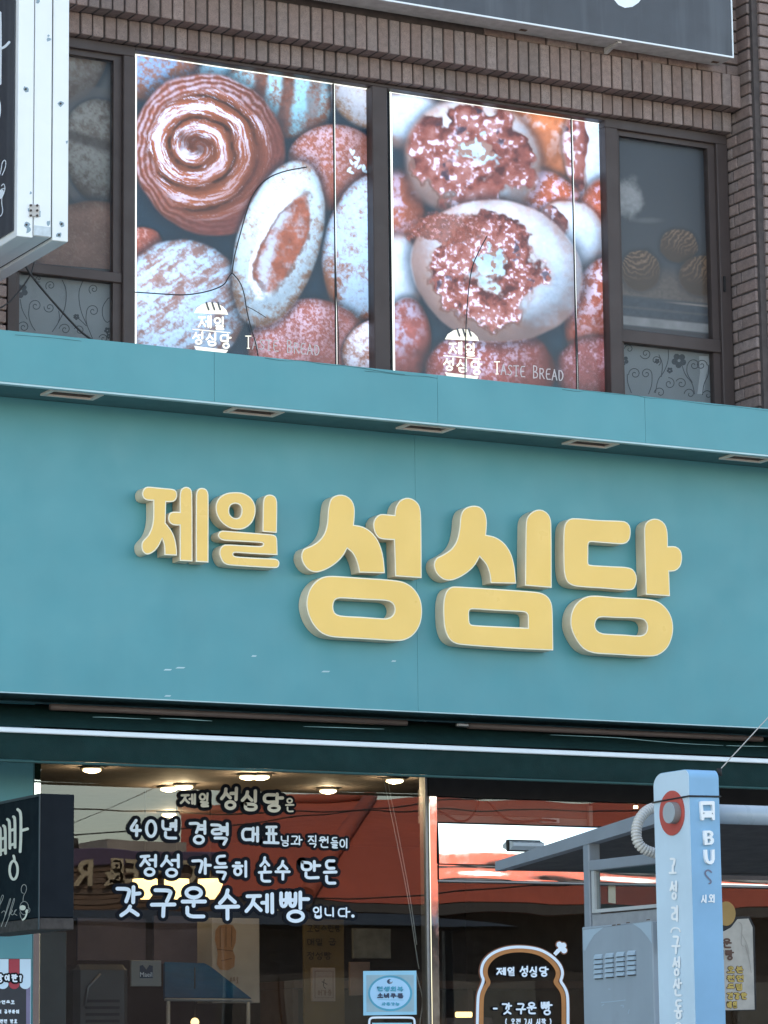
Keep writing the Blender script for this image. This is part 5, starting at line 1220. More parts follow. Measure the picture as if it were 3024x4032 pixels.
ck = PX(*dq(322, 858), xpl-.035); rk = abs(PX(*dq(322, 712), xpl-.035).z-PX(*dq(322, 1005), xpl-.035).z)/2
kn = disc_x('cap', ck, rk, xpl-.0065, xpl-.034, M_knobside, rd); disc_x('cap_front', ck, rk*.97, xpl-.0342, xpl-.037, M_knob, rd)
# lettering on the pale side
M_wl = pm('white_letter', (.86, .88, .88), .45, var=.02)
side = [('고', (330, 1460, 440, 1690)), ('성', (340, 1770, 455, 2035))]
for ch, bx in side:
    a, b = dq(*bx[:2]); c, d_ = dq(*bx[2:]); letter(ch, (a, b, c, d_), 8.6, pS, [M_wl], pi, base=.001)
qp = qm
for ch, bx in (('리', (358, 390, 468, 615)), ('구', (365, 795, 490, 1055)), ('성', (375, 1080, 495, 1350)), ('산', (385, 1375, 510, 1625)), ('동', (398, 1660, 520, 1930))):
    a, b = qp(*bx[:2]); c, d_ = qp(*bx[2:]); letter(ch, (a, b, c, d_), 8.6, pS, [M_wl], pi, base=.001)
strokes_mesh('letter', [[qp(*k) for k in ((358, 755), (375, 705), (420, 695), (465, 705), (480, 745))]], 6, pS, M_wl, pi, .002)
strokes_mesh('letter', [[qp(*k) for k in ((405, 2080), (420, 1985), (480, 1975), (520, 2060))]], 6, pS, M_wl, pi, .002)
# raised bus symbol and BUS on the blue face
def raised(nm, rings, off, th, mat, par):
    rr = []
    for i, r_ in enumerate(rings):
        pts = [(P(*dq(*k), YPB).x, P(*dq(*k), YPB).z) for k in r_]; A = area(pts); rr.append(pts if (A > 0) == (i == 0) else pts[::-1])
    me = curve_mesh(nm, rr, 0, th/2); me.transform(Matrix(((1, 0, 0, 0), (0, 0, -1, YPB-off-th/2), (0, 1, 0, 0), (0, 0, 0, 1))))
    me.materials.clear(); me.materials.append(mat); return link(bpy.data.objects.new(nm, me), par)
raised('bus_symbol', [[(722, 712), (740, 704), (900, 704), (914, 715), (918, 955), (905, 962), (885, 955), (880, 925), (775, 925), (772, 958), (750, 965), (738, 950)], [(755, 755), (880, 752), (888, 832), (762, 836)], ell(768, 868, 10, 12, 10), ell(884, 872, 9, 11, 10)], .001, .012, M_wl, pi)
raised('bus_letter', [[(770, 1102), (850, 1100), (890, 1120), (898, 1155), (880, 1190), (905, 1215), (905, 1255), (880, 1288), (780, 1296)], [(812, 1135), (845, 1132), (858, 1155), (845, 1180), (815, 1182)], [(818, 1212), (850, 1210), (866, 1236), (852, 1262), (822, 1266)]], .001, .012, M_wl, pi)
raised('bus_letter', [[(778, 1358), (812, 1358), (822, 1470), (835, 1510), (858, 1518), (876, 1500), (878, 1358), (914, 1356), (916, 1490), (900, 1535), (868, 1556), (835, 1552), (800, 1525), (785, 1470)]], .001, .012, M_wl, pi)
strokes_mesh('letter_ghost', [kd([(890, 1660), (860, 1630), (815, 1640), (805, 1690), (850, 1740), (890, 1780), (880, 1810), (862, 1812)])], 6.5, pN, pm('glue_mark', (.16, .17, .24), .7, var=.2), pi, .001)
for ch, bx in (('시', (745, 1962, 830, 2080)), ('외', (845, 1958, 945, 2075))):
    a, b = dq(*bx[:2]); c, d_ = dq(*bx[2:]); letter(ch, (a, b, c, d_), 5.4, pN, [M_wl], pi, base=.001)
# wire tied round the pillar and running up to the right
zw = zc(2780, 3137, YPB)
tw = MB().tube([(xpl-.006, yfar+.004, zw-.006), (xpl-.006, YPB-.004, zw), (xpr+.004, YPB-.004, zw+.002), (xpr+.004, yfar, zw)], .0035, 6).build('tie_wire', M_cable); tag(tw, 'dark wire tied round the top of the bus pillar', 'wire')
wr = MB().tube([P(2830, 3036, YPB+.02), P(3024, 2825, YPB+.6), P(3500, 2300, YPB+1.9)], .0022, 6).build('guy_wire', M_cord); tag(wr, 'thin grey wire running up from the top corner of the bus pillar', 'wire')
MB().tube([P(2832, 3034, YPB+.02)+Vector((0, 0, -.02)), P(2832, 3034, YPB+.02)+Vector((0, 0, .008))], .010, 8).build('wire_cleat', M_black, pi)

# --- shelter
XS = None
c0 = P(2566, 3620, -3.75); XS = c0.x                           # end panel plane
pE = Plane('x', XS)
sh = thing('bus_shelter', 'grey steel bus shelter with a sloping roof edge behind the bus pillar', 'bus shelter', (XS+1.2, -3.0, 0))
E4 = Zm(1700, 3050, .5425); e4 = lambda a, b: PX(*E4(a, b), XS)
print('shelter x', XS, e4(460, 665), e4(1615, 300))
rf0, rf1 = e4(460, 632), e4(1640, 245); rb0, rb1 = e4(460, 702), e4(1640, 352)
dz = (rf1.z-rf0.z)/(rf1.y-rf0.y); yN = PX(2640, 3200, XS).y
ext = lambda a, b, y: Vector((XS, y, a.z+(b.z-a.z)*(y-a.y)/(b.y-a.y)))
tA, tB = rf0, ext(rf0, rf1, yN); bA, bB = rb0, ext(rb0, rb1, yN)
L_ = 3.4
MB().slab([tA, tB, bB, bA], (.05, 0, 0)).build('end_fascia', M_shelter, sh)
up_ = .02
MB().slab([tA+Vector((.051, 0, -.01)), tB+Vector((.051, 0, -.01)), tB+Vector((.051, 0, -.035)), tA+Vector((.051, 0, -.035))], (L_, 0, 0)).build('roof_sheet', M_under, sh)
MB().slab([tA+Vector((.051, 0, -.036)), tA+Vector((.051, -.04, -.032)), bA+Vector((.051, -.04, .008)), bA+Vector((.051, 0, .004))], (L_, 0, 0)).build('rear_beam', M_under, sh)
# end panel frame
p1, p2 = e4(1088, 520), e4(1132, 520)
yA, yB_ = p1.y, p2.y
MB().box(XS+.004, XS+.06, min(yA, yB_), max(yA, yB_), 0, p1.z+.01, b=.004).build('post', M_shelter, sh)
ra, rb = e4(1132, 625), e4(1132, 700); yNr = PX(2600, 3500, XS).y-.12
MB().box(XS+.002, XS+.045, yNr, min(yA, yB_)-.001, rb.z, ra.z, b=.003).build('top_rail', M_shelter, sh)
zi = e4(1170, 1004).z; zi2 = zi-.16
MB().box(XS+.012, XS+.04, yNr, min(yA, yB_)-.001, zi2, zi-.006, b=.003).build('mid_rail', pm('scraped_rail', (.28, .29, .30), .5, var=.12, vs=18, stains=.7, stcol=(.15, .13, .12)), sh)
wf = MB().box(XS+.006, XS+.03, min(yA, yB_)-.035, min(yA, yB_)-.012, zi, rb.z-.001).box(XS+.006, XS+.03, yNr, min(yA, yB_)-.036, zi, zi+.014).build('window_frame', pm('pale_frame', (.42, .43, .42), .45), sh)
MB().box(XS+.016, XS+.022, yNr, min(yA, yB_)-.036, zi+.015, rb.z-.001).build('panel_glass', glass('shelter_glass', 1.45, (.80, .82, .82)), sh)
for dx in (1.7, 3.3):
    MB().box(XS+dx, XS+dx+.06, min(yA, yB_), max(yA, yB_), 0, p1.z-.02, b=.004).build('post', M_shelter, sh)
# front tube
ta, tb = P(2838, 3208, -4.18), P(3024, 3208, -4.18)
zt_u = (zc(2838, 3167, -4.18)+zc(2838, 3244, -4.18))/2; rt = abs(zc(2838, 3167, -4.18)-zc(2838, 3244, -4.18))/2
MB().tube([(xpr-.09, -4.18, zt_u), (xpr+2.4, -4.18, zt_u)], rt, 24).build('front_tube', pm('tube_paint', (.40, .47, .52), .28, var=.05), sh)
# cabinet
cb_ = thing('control_cabinet', 'grey metal cabinet with louvre slots fixed to the shelter end', 'cabinet', (XS-.1, -3.6, 0))
XC = XS-.02
qC = Zm(1800, 3600, .48222); eC = lambda a, b: PX(*qC(a, b), XC)
f0, f1 = eC(1018, 118), eC(1590, 45); zct = (f0.z+f1.z)/2
MB().box(XC, XC+.16, f1.y, f0.y, .5, zct, b=.004).build('housing', M_cab, cb_)
MB().box(XC+.02, XC+.12, f1.y+.04, f0.y-.04, 0, .498).build('stand', M_shelter, cb_)
pC = Plane('x', XC)
strokes_mesh('door_seam', [[qC(1030, 128), qC(1300, 92), qC(1582, 58)]], .6, pC, M_under, cb_, .0008)
poly('pale_corner', [qC(*k) for k in ((1030, 128), (1200, 104), (1120, 170), (1075, 240), (1045, 300), (1032, 290))], pC, .0008, M_cab_lite, cb_)
poly('pale_corner', [qC(*k) for k in ((1430, 74), (1586, 54), (1592, 240), (1560, 190), (1500, 120))], pC, .0008, M_cab_lite, cb_)
for i in range(4):
    for j in range(5):
        a, b = 1128+i*90, 358+j*39.5-i*10
        pA, pB2 = eC(a, b), eC(a+64, b-8)
        mbx = MB(); d1 = .010
        y0_, y1_ = pA.y, pB2.y
        z_ = pA.z
        mbx.slab([(XC-.0005, y0_, z_-.004), (XC-d1, y0_, z_-.004), (XC-d1*.6, y0_, z_+.008), (XC-.0005, y0_, z_+.015)], (0, y1_-y0_, 0)).build('louvre', M_cab_lite, cb_)
        MB().box(XC-.0032, XC-.0006, y1_, y0_, z_-.0085, z_-.0045).build('louvre_slot', M_under, cb_)
for pts in ([(1180, 720), (1260, 714), (1375, 700)], [(1185, 745), (1200, 735)], [(1340, 745), (1362, 742), (1358, 760)], [(1240, 610), (1252, 612)], [(1408, 780), (1400, 810)]):
    strokes_mesh('scratch', [[qC(*k) for k in pts]], 4, pC, M_cab_lite, cb_, .001)
for a, b in ((1280, 88), (1320, 82), (1395, 68), (1560, 44)):
    poly('rust_spot', [qC(a-14, b+6), qC(a+16, b+2), qC(a+18, b-5), qC(a-12, b-2)], pC, .0014, M_rust, cb_)
# ribbed conduit from shelter roof to pillar
cq = [(2606, 3176), (2580, 3179), (2555, 3186), (2530, 3206), (2510, 3240), (2503, 3285), (2513, 3325), (2540, 3347), (2578, 3360), (2608, 3366)]
pts = smooth(cq, 3); yy = np.linspace(-3.92, -4.0, len(pts)); w3 = [P(p[0], p[1], y) for p, y in zip(pts, yy)]
cum = [0.0]
for a, b in zip(w3[:-1], w3[1:]): cum.append(cum[-1]+(b-a).length)
tt = np.linspace(0, cum[-1], 30*6+1); dense = [Vector([float(np.interp(t_, cum, [p[i] for p in w3])) for i in range(3)]) for t_ in tt]
rad = [(.0215 if (i % 6) in (0, 1, 2, 3) else .0165) for i in range(len(dense))]
tag(MB().tube(dense, rad, 12).build('conduit', M_conduit), 'ribbed grey cable hose looping beside the bus pillar', 'hose')
# ================================================================== SHOP INTERIOR
ZC = 3.22
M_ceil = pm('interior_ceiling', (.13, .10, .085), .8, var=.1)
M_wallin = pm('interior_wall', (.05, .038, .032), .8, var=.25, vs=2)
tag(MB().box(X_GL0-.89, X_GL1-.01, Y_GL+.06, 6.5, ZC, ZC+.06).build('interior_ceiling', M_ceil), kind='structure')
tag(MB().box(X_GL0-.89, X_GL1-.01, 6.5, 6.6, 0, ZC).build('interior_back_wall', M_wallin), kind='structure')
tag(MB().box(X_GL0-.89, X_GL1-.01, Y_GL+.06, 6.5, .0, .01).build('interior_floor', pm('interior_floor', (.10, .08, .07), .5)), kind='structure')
M_warm = emit_mat('downlight_glow', (1.0, .80, .52), 3.0)
M_ring = pm('downlight_ring', (.10, .08, .07), .5)
for i, (u, v) in enumerate(((362, 3027), (978, 3055), (1026, 3055), (665, 3102), (726, 3094), (1292, 3110), (1554, 3070), (668, 3204))):
    c = PZ(u, v, ZC-.012)
    ld = bpy.data.lights.new('downlight_light', 'POINT'); ld.energy = 1.5; ld.color = (1, .80, .56); ld.shadow_soft_size = .008
    t = thing('downlight', 'small warm ceiling lamp glowing inside the shop behind the window', 'ceiling lamp', tuple(c), 'warm ceiling lamps inside the shop')
    MB().slab([(c.x+.066*math.cos(k*.3927), c.y+.066*math.sin(k*.3927), ZC-.012) for k in range(16)], (0, 0, .011)).build('trim_ring', M_ring, t)
    bm = bmesh.new(); bmesh.ops.create_uvsphere(bm, u_segments=18, v_segments=10, radius=1)
    for v_ in bm.verts: v_.co = (c.x+v_.co.x*.050, c.y+v_.co.y*.050, ZC-.020+min(v_.co.z, .35)*.015)
    MB().bm(bm, 0, True).build('lamp_dome', M_warm, t)
    lo = bpy.data.objects.new('lamp_light', ld); link(lo, t); lo.location = (c.x, c.y, ZC-.05)
c = P(2503, 3183, 2.4); t = thing('spot_lamp', 'tiny warm spot lamp seen through the door transom', 'ceiling lamp', tuple(c))
MB().tube([(c.x, c.y, c.z), (c.x, c.y, c.z+.016)], .014, 12).build('lamp_disc', M_warm, t); MB().tube([(c.x, c.y, c.z+.017), (c.x, c.y, ZC-.002)], .010, 10).build('lamp_body', M_ring, t)
M_pend = emit_mat('pendant_glow', (1.0, .70, .32), 1.0)
for i, (u, v) in enumerate(((571, 3500), (696, 3500), (828, 3500))):
    c = P(u, v, 2.6)
    t = thing('pendant_lamp', 'warm glowing pendant lamp hanging behind the lowest line of window lettering', 'pendant lamp', tuple(c), 'row of three pendant lamps')
    h = .060; vs = []
    n = 20; pr = [(.02, h), (.072, h*.95), (.074, h*.45), (.056, -h*.3), (.026, -h)]
    for r_, z in pr:
        for k in range(n): vs.append((c.x+r_*math.cos(2*math.pi*k/n), c.y+r_*math.sin(2*math.pi*k/n), c.z+z))
    fs = [[j*n+k, j*n+(k+1) % n, (j+1)*n+(k+1) % n, (j+1)*n+k] for j in range(len(pr)-1) for k in range(n)]+[list(range(n)), list(range(len(vs)-n, len(vs)))]
    mesh('shade', vs, fs, M_pend, t, True)
    MB().tube([(c.x, c.y, c.z+h), (c.x, c.y, ZC-.002)], .004, 6).build('lamp_cord', M_black, t)
def panel(name, label, cat, quad, y, mat, th=.02, group=None):
    """upright board inside the shop from a pixel rectangle at depth y"""
    a, b = P(*quad[0], y), P(*quad[1], y)
    t = thing(name, label, cat, ((a.x+b.x)/2, y, min(a.z, b.z)), group)
    MB().box(a.x, b.x, y, y+th, b.z, a.z, b=.002).build('board', mat, t); return t
q3 = Zm(0, 3300, .9114)
# coffee machine counter, panels and posters in the gloom
panel('purple_board', 'dark violet menu board high in the dim shop left of the white column', 'board', (q3(335, 345), q3(630, 530)), 3.2, pm('violet', (.045, .04, .07), .7, var=.2))
panel('violet_board', 'plain violet board between the menu board and the white column', 'board', (q3(665, 335), q3(912, 545)), 3.3, pm('violet2', (.06, .052, .085), .7, var=.2))
col = panel('white_column', 'pale column inside the shop with a bread drawing on it', 'column', (q3(915, 345), q3(1122, 712)), 2.2, pm('column_white', (.34, .31, .29), .7, var=.12, vs=4), .2)
pCo = Plane('y', 2.2)
M_tan = pm('tan_print', (.30, .16, .09), .7); M_tan2 = pm('brown_print', (.13, .06, .035), .7)
k3 = lambda l: [q3(*p) for p in l]
poly('bread_drawing', k3([(930, 400), (945, 378), (975, 372), (1005, 376), (1020, 400), (1018, 450), (1005, 485), (1015, 510), (1012, 555), (985, 572), (950, 568), (936, 545), (940, 500), (935, 470), (928, 440)]), pCo, .002, M_tan, col)
strokes_mesh('bread_drawing', [k3([(950, 385), (950, 470)]), k3([(975, 380), (975, 470)]), k3([(1000, 385), (998, 470)]), k3([(938, 480), (1005, 488)]), k3([(955, 530), (1000, 520)])], 3, pCo, M_tan2, col, .0035)
text_row('손으로', *q3(990, 600), *q3(1030, 628), 0, 2.2, pCo, [M_tan2], col, base=.002)
ms = panel('dairy_sign', 'small grey sign with a dark M-shaped label reading Maeil', 'sign', (q3(567, 528), q3(697, 640)), 1.4, pm('sign_pale', (.27, .27, .26), .6, var=.08))
pMs = Plane('y', 1.4)
poly('label', k3([(603, 552), (617, 548), (632, 568), (645, 548), (660, 552), (660, 605), (603, 605)]), pMs, .001, M_navy, ms)
pA, pB2 = P(*q3(632, 602), 1.395), P(*q3(632, 580), 1.395)
font_mesh('label_text', 'Maeil', ((pA.x, 1.397, pA.z+.004), (1, 0, 0), (0, 0, 1)), abs(pB2.z-pA.z)*.95, M_white_flat, ms)
# blue awning set indoors, standing in for one mirrored from across the street
ba = thing('blue_awning', 'dark blue canvas awning set inside the shop in place of a mirrored one', 'awning', tuple(P(*q3(900, 690), 1.9)))
M_bl = pm('blue_canvas', (.0, .042, .13), .8, spec=.05, var=.12, bump=.2, bs=200)
t0, t1, b0, b1 = P(*q3(712, 535), 2.3), P(*q3(892, 540), 2.3), P(*q3(712, 688), 1.5), P(*q3(1086, 692), 1.5)
mesh('canvas', [t0, t1, b1, b0, t0+Vector((0, .02, -.01)), t1+Vector((0, .02, -.01)), b1+Vector((0, .02, -.01)), b0+Vector((0, .02, -.01))], [(0, 1, 2, 3), (7, 6, 5, 4), (0, 4, 5, 1), (1, 5, 6, 2), (2, 6, 7, 3), (3, 7, 4, 0)], M_bl, ba)
MB().tube([b0+Vector((0, 0, -.012)), b1+Vector((0, 0, -.012))], .009, 8).build('front_bar', pm('bar_grey', (.25, .25, .25), .5), ba)
MB().tube([b0+Vector((.02, 0, -.02)), Vector((b0.x+.02, b0.y, .01))], .012, 8).build('pole', MATS['bar_grey'], ba)
MB().tube([b1+Vector((-.02, 0, -.02)), Vector((b1.x-.02, b1.y, .01))], .012, 8).build('pole', MATS['bar_grey'], ba)
c = P(*q3(842, 795), 1.7); t = thing('bulb', 'round warm bulb under the blue awning', 'bulb', tuple(c))
bm = bmesh.new(); bmesh.ops.create_uvsphere(bm, u_segments=14, v_segments=8, radius=.024, matrix=Matrix.Translation(c)); MB().bm(bm, 0, True).build('glass_bulb', M_pend, t)
MB().tube([c+Vector((0, 0, .025)), Vector((c.x, c.y, c.z+.30))], .004, 6).build('lamp_cord', M_black, t)
yl_ = panel('yellow_notice', 'dim ochre notice board with faint Korean lines at the back of the shop', 'board', (q3(1312, 350), q3(1490, 830)), 3.0, pm('ochre_dim', (.11, .075, .03), .7, var=.25, vs=3))
pY = Plane('y', 3.0)
for i, s_ in enumerate(('고집스런빵', '매일 굽', '정성빵')):
    text_row(s_, *q3(1325, 375+i*58), *q3(1470-i*20, 405+i*60), 0, 3.0, pY, [M_black], yl_, base=.002)
pf = panel('framed_certificate', 'small framed paper standing in front of the ochre notice board', 'picture', (q3(1348, 560), q3(1450, 705)), 2.1, pm('paper_dim', (.26, .20, .185), .7, var=.08))
pPf = Plane('y', 2.1)
strokes_mesh('frame_line', [k3([(1360, 575), (1438, 575), (1438, 690), (1360, 690), (1360, 575)])], 2, pPf, M_tan2, pf, .002, sm=0)
strokes_mesh('drawing', [k3([(1400, 610), (1395, 640), (1405, 650)]), k3([(1390, 620), (1412, 632)])], 2.5, pPf, M_black, pf, .002)
text_row('허가증', *q3(1370, 655), *q3(1432, 680), 0, 2.0, pPf, [M_tan2], pf, base=.002)
panel('grey_leaflet', 'grey leaflet with a printed picture pinned at the back of the shop', 'leaflet', (q3(1525, 390), q3(1690, 520)), 2.4, pm('leaf_grey', (.10, .10, .095), .7, var=.4, vs=9))
panel('pink_leaflet', 'pinkish leaflet hanging below the grey leaflet', 'leaflet', (q3(1512, 535), q3(1600, 680)), 2.2, pm('leaf_pink', (.15, .095, .08), .7, var=.2))
shf = thing('display_shelf', 'dark brown display shelf with bread trays at the back of the shop', 'shelf', (P(*q3(1400, 640), 3.6).x, 3.6, 0))
sx0, sx1 = P(*q3(1270, 640), 3.6).x, P(2500, 3900, 3.6).x
M_wood = pm('shelf_wood', (.085, .045, .035), .6, var=.2, vs=6)
zsh = P(*q3(1400, 650), 3.6).z
for z in (zsh, zsh-.38, zsh-.76): MB().box(sx0, sx1, 3.6, 4.1, z, z+.05, b=.003).build('shelf_board', M_wood, shf)
for x in (sx0, (sx0+sx1)/2, sx1-.04): MB().box(x, x+.04, 3.62, 4.08, 0, zsh-.001).build('upright', M_wood, shf)
M_loaf = pm('loaf_crust', (.22, .10, .045), .7, var=.3, vs=20, bump=.3)
for i in range(9):
    x = sx0+.15+(sx1-sx0-.3)*i/8; bm = bmesh.new(); bmesh.ops.create_uvsphere(bm, u_segments=14, v_segments=8, radius=1)
    for v_ in bm.verts: v_.co = (x+v_.co.x*.10, 3.78+v_.co.y*.07, zsh-.33+.052+max(v_.co.z, -.6)*.052-.0215)
    tag(MB().bm(bm, 0, True).build('loaf', M_loaf), 'brown loaf lying on the dim display shelf', 'loaf', 'loaves on the display shelf')
c0_ = P(*q3(330, 640), 1.2)
cm = thing('coffee_machine', 'dark coffee machine with vent slots near the left end of the window', 'coffee machine', (c0_.x+.25, 1.3, 0))
x0_, x1_ = P(*q3(325, 640), 1.2).x, P(*q3(560, 640), 1.2).x; za_, zb_2 = P(*q3(400, 545), 1.2).z, P(*q3(400, 790), 1.2).z
bm = bmesh.new(); MB().box(x0_, x1_, 1.2, 1.7, zb_2-.1, za_, b=.03).build('machine_body', pm('machine_dark', (.045, .046, .044), .35, var=.15, vs=6, stains=.4, stcol=(.09, .07, .05)), cm); bm.free()
for i in range(4): MB().box(x0_+.06, x1_-.06, 1.194, 1.199, za_-.20-i*.035, za_-.185-i*.035).build('vent_slot', M_black, cm)
MB().box(x0_-.2, x1_+.3, 1.15, 1.75, 0, zb_2-.101).build('counter', M_wood, cm)
MB().tube([(x0_+.05, 1.19, za_-.22), (x0_+.07, 1.19, za_-.12), (x0_+.14, 1.19, za_-.05)], .006, 6).build('handle', M_alu, cm)
gp = thing('grey_locker', 'dark grey-green cupboard just inside the left end of the window', 'cupboard', (xg0+.2, .6, 0))
MB().box(xg0+.03, xc(262, 3850, .6), .6, 1.0, 0, zc(200, 3668, .6), b=.004).build('cupboard_body', pm('locker', (.055, .066, .062), .6, var=.1, stains=.2, stcol=(.04, .05, .05)), gp)
MB().box(xc(160, 3850, .6), xc(168, 3850, .6), .585, .599, 1.5, 1.6).build('handle', M_alu, gp)
# warm things under the shelves, menu light
for i, (u0, v0, u1, v1) in enumerate(((1800, 3984, 1862, 4006),)):
    a, b = P(u0, v0, 1.6), P(u1, v1, 1.6); t = thing('counter_light', 'small warm light bar on the counter behind the door', 'lamp', (a.x, 1.6, b.z)); MB().box(a.x, b.x, 1.6, 1.63, b.z, a.z, b=.006).build('light_bar', M_pend, t); MB().box(a.x-.1, b.x+.1, 1.55, 1.9, 0, b.z-.002).build('light_stand', M_wood, t)
# cords behind the glass
for nm, pts in (('thin pale cord hanging inside the window', [(1512, 3075), (1560, 3300), (1610, 3550), (1640, 3760), (1650, 3815)]), ('second thin pale cord close beside the hanging cord', [(1526, 3075), (1572, 3300), (1618, 3550), (1641, 3720)])):
    tag(MB().tube([P(a[0], a[1], Y_GL+.05) for a in smooth(pts, 2)], .0028, 6).build('cord', M_cord), nm, 'cord')
tag(MB().tube([P(a[0], a[1], Y_GL+.05) for a in smooth([(1638, 3828), (1652, 3880), (1662, 3920), (1664, 3960), (1655, 4010), (1652, 4060)], 2)], .0032, 6).build('knotted_cord', M_cord), 'knotted pale cord dangling beside the coupon sticker', 'cord')
# wires in the transom
for nm, pts in (('brown wire sagging behind the transom glass beside the mirror post', [(1724, 3190), (1760, 3210), (1800, 3235), (1845, 3232), (1880, 3180), (1887, 3150)]), ('brown wire looping behind the transom glass', [(1880, 3148), (1925, 3155), (1960, 3200), (2000, 3230), (2060, 3236), (2130, 3226), (2190, 3232)])):
    tag(MB().tube([P(a[0], a[1], Y_GL+.04) for a in smooth(pts, 2)], .006, 6).build('wire', pm('brown_wire', (.10, .05, .04), .6)), nm, 'wire')
tb_ = thing('transom_case', 'pale casing of the door drive behind the transom glass', 'casing', (xk1+.5, Y_GL+.1, zt0))
MB().box(xk1+.01, xc(2320, 3200, Y_GL+.1), Y_GL+.09, Y_GL+.2, zt0+.005, zt0+.05, b=.003).build('lower_rail', pm('case_pale', (.42, .38, .35), .6, var=.1), tb_)
MB().box(xk1+.01, xc(2320, 3200, Y_GL+.1), Y_GL+.10, Y_GL+.2, zt0+.051, zt1+.05, b=.003).build('upper_rail', pm('case_dim', (.22, .17, .155), .6, var=.1), tb_)
MB().box(xc(2312, 3200, Y_GL+.08), xc(2326, 3200, Y_GL+.08), Y_GL+.06, Y_GL+.085, zt0+.005, zt1-.02).build('end_post', MATS['case_pale'], tb_)
MB().box(xc(2125, 3230, Y_GL+.08), xc(2195, 3230, Y_GL+.08), Y_GL+.06, Y_GL+.088, zc(2150, 3240, Y_GL+.08), zc(2150, 3222, Y_GL+.08)).build('white_tag', M_white_flat, tb_)

# ================================================================== ACROSS THE STREET (seen mirrored in the glass)
def MV(u, v, dist):
    p = P(u, v, Y_GL+dist); return Vector((p.x, Y_GL-dist, p.z))
hs = thing('orange_roof_house', 'low house with a broad orange roof across the street, mirrored in the shop glass', 'house', tuple(Vector((MV(2000, 3600, 20).x, -20, 0))))
M_orange = pm('orange_roof', (.31, .058, .030), .7, var=.10, vs=1.2, bump=.2, bs=30)
D1, D2 = 20.0, 24.0
ze = MV(1750, 3552, D1).z
e1, e2 = MV(690, 3500, D1), MV(1900, 3556, D1); e1.z = e2.z = ze; ed = Vector((e2.x-e1.x, 0, 0)); e3 = e1+Vector((34, 0, 0))
bk = Vector((0, -1, 0))
l1 = MV(705, 3192, D2); ap = MV(1461, 3138, D2); a2 = MV(4300, 3190, D2); a2.z = ap.z
b1, b3 = e1+bk*8+Vector((9, 0, 0)), e3+bk*8
print('house', e1, e2, l1, ap)
vs = [e1, e3, a2, ap, l1, b1, b3]
mesh('roof', vs+[v-Vector((0, 0, .08)) for v in vs], [(0, 1, 3), (1, 2, 3), (0, 3, 4), (5, 4, 3), (5, 3, 2, 6), (0, 4, 5), (1, 6, 2), (7, 10, 8), (7, 11, 10)], M_orange, hs)
MB().tube([Vector((MV(1200, 3500, D1).x, e1.y, ze+.04)), ap+Vector((0, 0, .05))], .11, 8).build('hip_ridge', M_orange, hs)
MB().tube([l1+Vector((0, 0, .02)), ap+Vector((0, 0, .05))], .07, 8).build('hip_ridge', M_orange, hs)
wm = MB(); i0 = e1+bk*.5+ed.normalized()*.4; i1 = e3+bk*.5-ed.normalized()*.4; i2 = b3-bk*.5; i3 = b1-bk*.5
wm.slab([Vector((p.x, p.y, ze-.12)) for p in (i0, i1, i2, i3)], (0, 0, -(ze-.12))); wm.build('wall', pm('house_wall', (.035, .034, .036), .8, var=.2), hs)
MB().slab([e1+Vector((0, 0, -.01)), e3+Vector((0, 0, -.01)), e3+Vector((0, 0, -.13)), e1+Vector((0, 0, -.13))], bk*.03).build('fascia', pm('house_fascia', (.05, .048, .05), .7), hs)
for i in range(7):
    o_ = i0+ed.normalized()*(1.2+i*2.2)-bk*.02; p2 = o_+ed.normalized()*1.5
    w_ = MB().slab([Vector((o_.x, o_.y, .9)), Vector((p2.x, p2.y, .9)), Vector((p2.x, p2.y, 2.7)), Vector((o_.x, o_.y, 2.7))], -bk*.04).build('window', M_frame_dark, hs)
    o_ = o_-bk*.045+ed.normalized()*.06; p2 = o_+ed.normalized()*1.38
    MB().slab([Vector((o_.x, o_.y, .96)), Vector((p2.x, p2.y, .96)), Vector((p2.x, p2.y, 2.64)), Vector((o_.x, o_.y, 2.64))], -bk*.006).build('pane', pm('far_pane', (.06, .07, .08), .1), w_)
cf = thing('cafe_across', 'violet cafe front with a coffee sign across the street, mirrored in the shop glass', 'building', tuple(Vector((MV(700, 3600, 18).x, -18, 0))))
D3 = 16.4
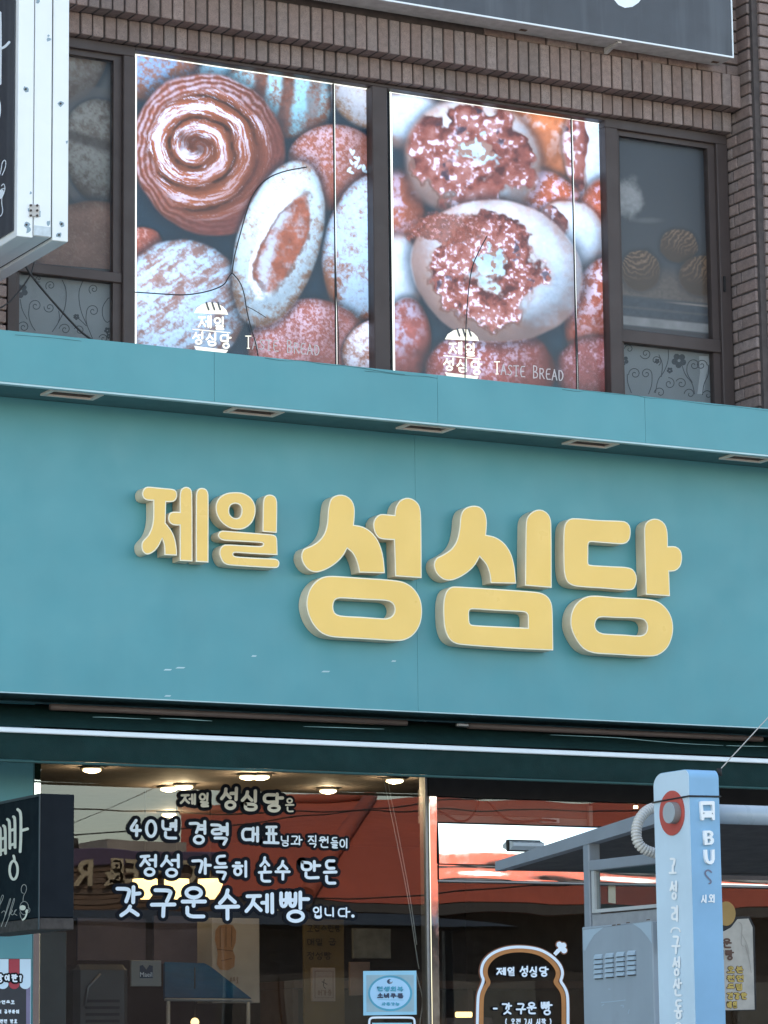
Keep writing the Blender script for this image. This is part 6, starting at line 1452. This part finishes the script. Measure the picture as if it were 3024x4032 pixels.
c1, c2 = MV(-1200, 3400, D3), MV(860, 3400, D3); yC = Y_GL-D3
zV1, zV0, zP0 = MV(500, 3345, D3).z, MV(500, 3408, D3).z, MV(500, 3600, D3).z
MB().box(c1.x, c2.x, yC-5, yC-.12, 0, zV1).build('wall', pm('cafe_wall', (.03, .028, .04), .8, var=.15), cf)
MB().box(c1.x, c2.x, yC-.119, yC, zV0, zV1, b=.01).build('violet_band', pm('violet_band', (.075, .055, .115), .7, var=.1), cf)
npk = 9; M_plank = pm('plank', (.13, .085, .065), .8, var=.25, vs=5, rand=.15)
for i in range(npk):
    za3 = zV0+(zP0-zV0)*i/npk; zb3 = zV0+(zP0-zV0)*(i+1)/npk
    MB().box(c1.x, c2.x, yC-.118, yC-.02-.01*(i % 2), zb3+.006, za3).build('plank', M_plank, cf)
for pxs, tx in ((640, 'COFFEE'), (395, '& R')):
    o_ = MV(pxs, 3478, D3)
    font_mesh('sign_text', tx, ((o_.x, yC+.02, o_.z), (-1, 0, 0), (0, 0, 1)), .26, pm('sign_cream', (.42, .36, .26), .6), cf, weight=.006, extrude=.01)
wp = MV(300, 3375, D3+.4)
MB().box(MV(420, 3340, D3+1).x, MV(720, 3340, D3+1).x, yC-3, yC-1, zV1, MV(600, 3310, D3+1).z).build('parapet', pm('parapet_grey', (.30, .27, .25), .8), cf)
for u in (298, 332):
    p_ = MV(u, 3350, D3); MB().tube([Vector((p_.x, yC-.2, zV1-.01)), Vector((p_.x, yC-.2, zV1+.12))], [.05, .03], 8).build('roof_finial', M_black, cf)
# overhead wires over the road
for i, (a, b, dd) in enumerate((((200, 3178), (1500, 3190), 12.0), ((200, 3295), (1500, 3180), 12.4), ((900, 3560), (3000, 3420), 11.6))):
    pa, pb = MV(*a, dd), MV(*b, dd); dv = (pb-pa)
    tag(MB().tube([pa-dv*1.2, pa, (pa+pb)/2+Vector((0, 0, -.03)), pb, pb+dv*1.2], .007, 6).build('overhead_wire', M_cable), 'thin overhead wire strung along the street, mirrored in the shop glass', 'wire', 'overhead wires')
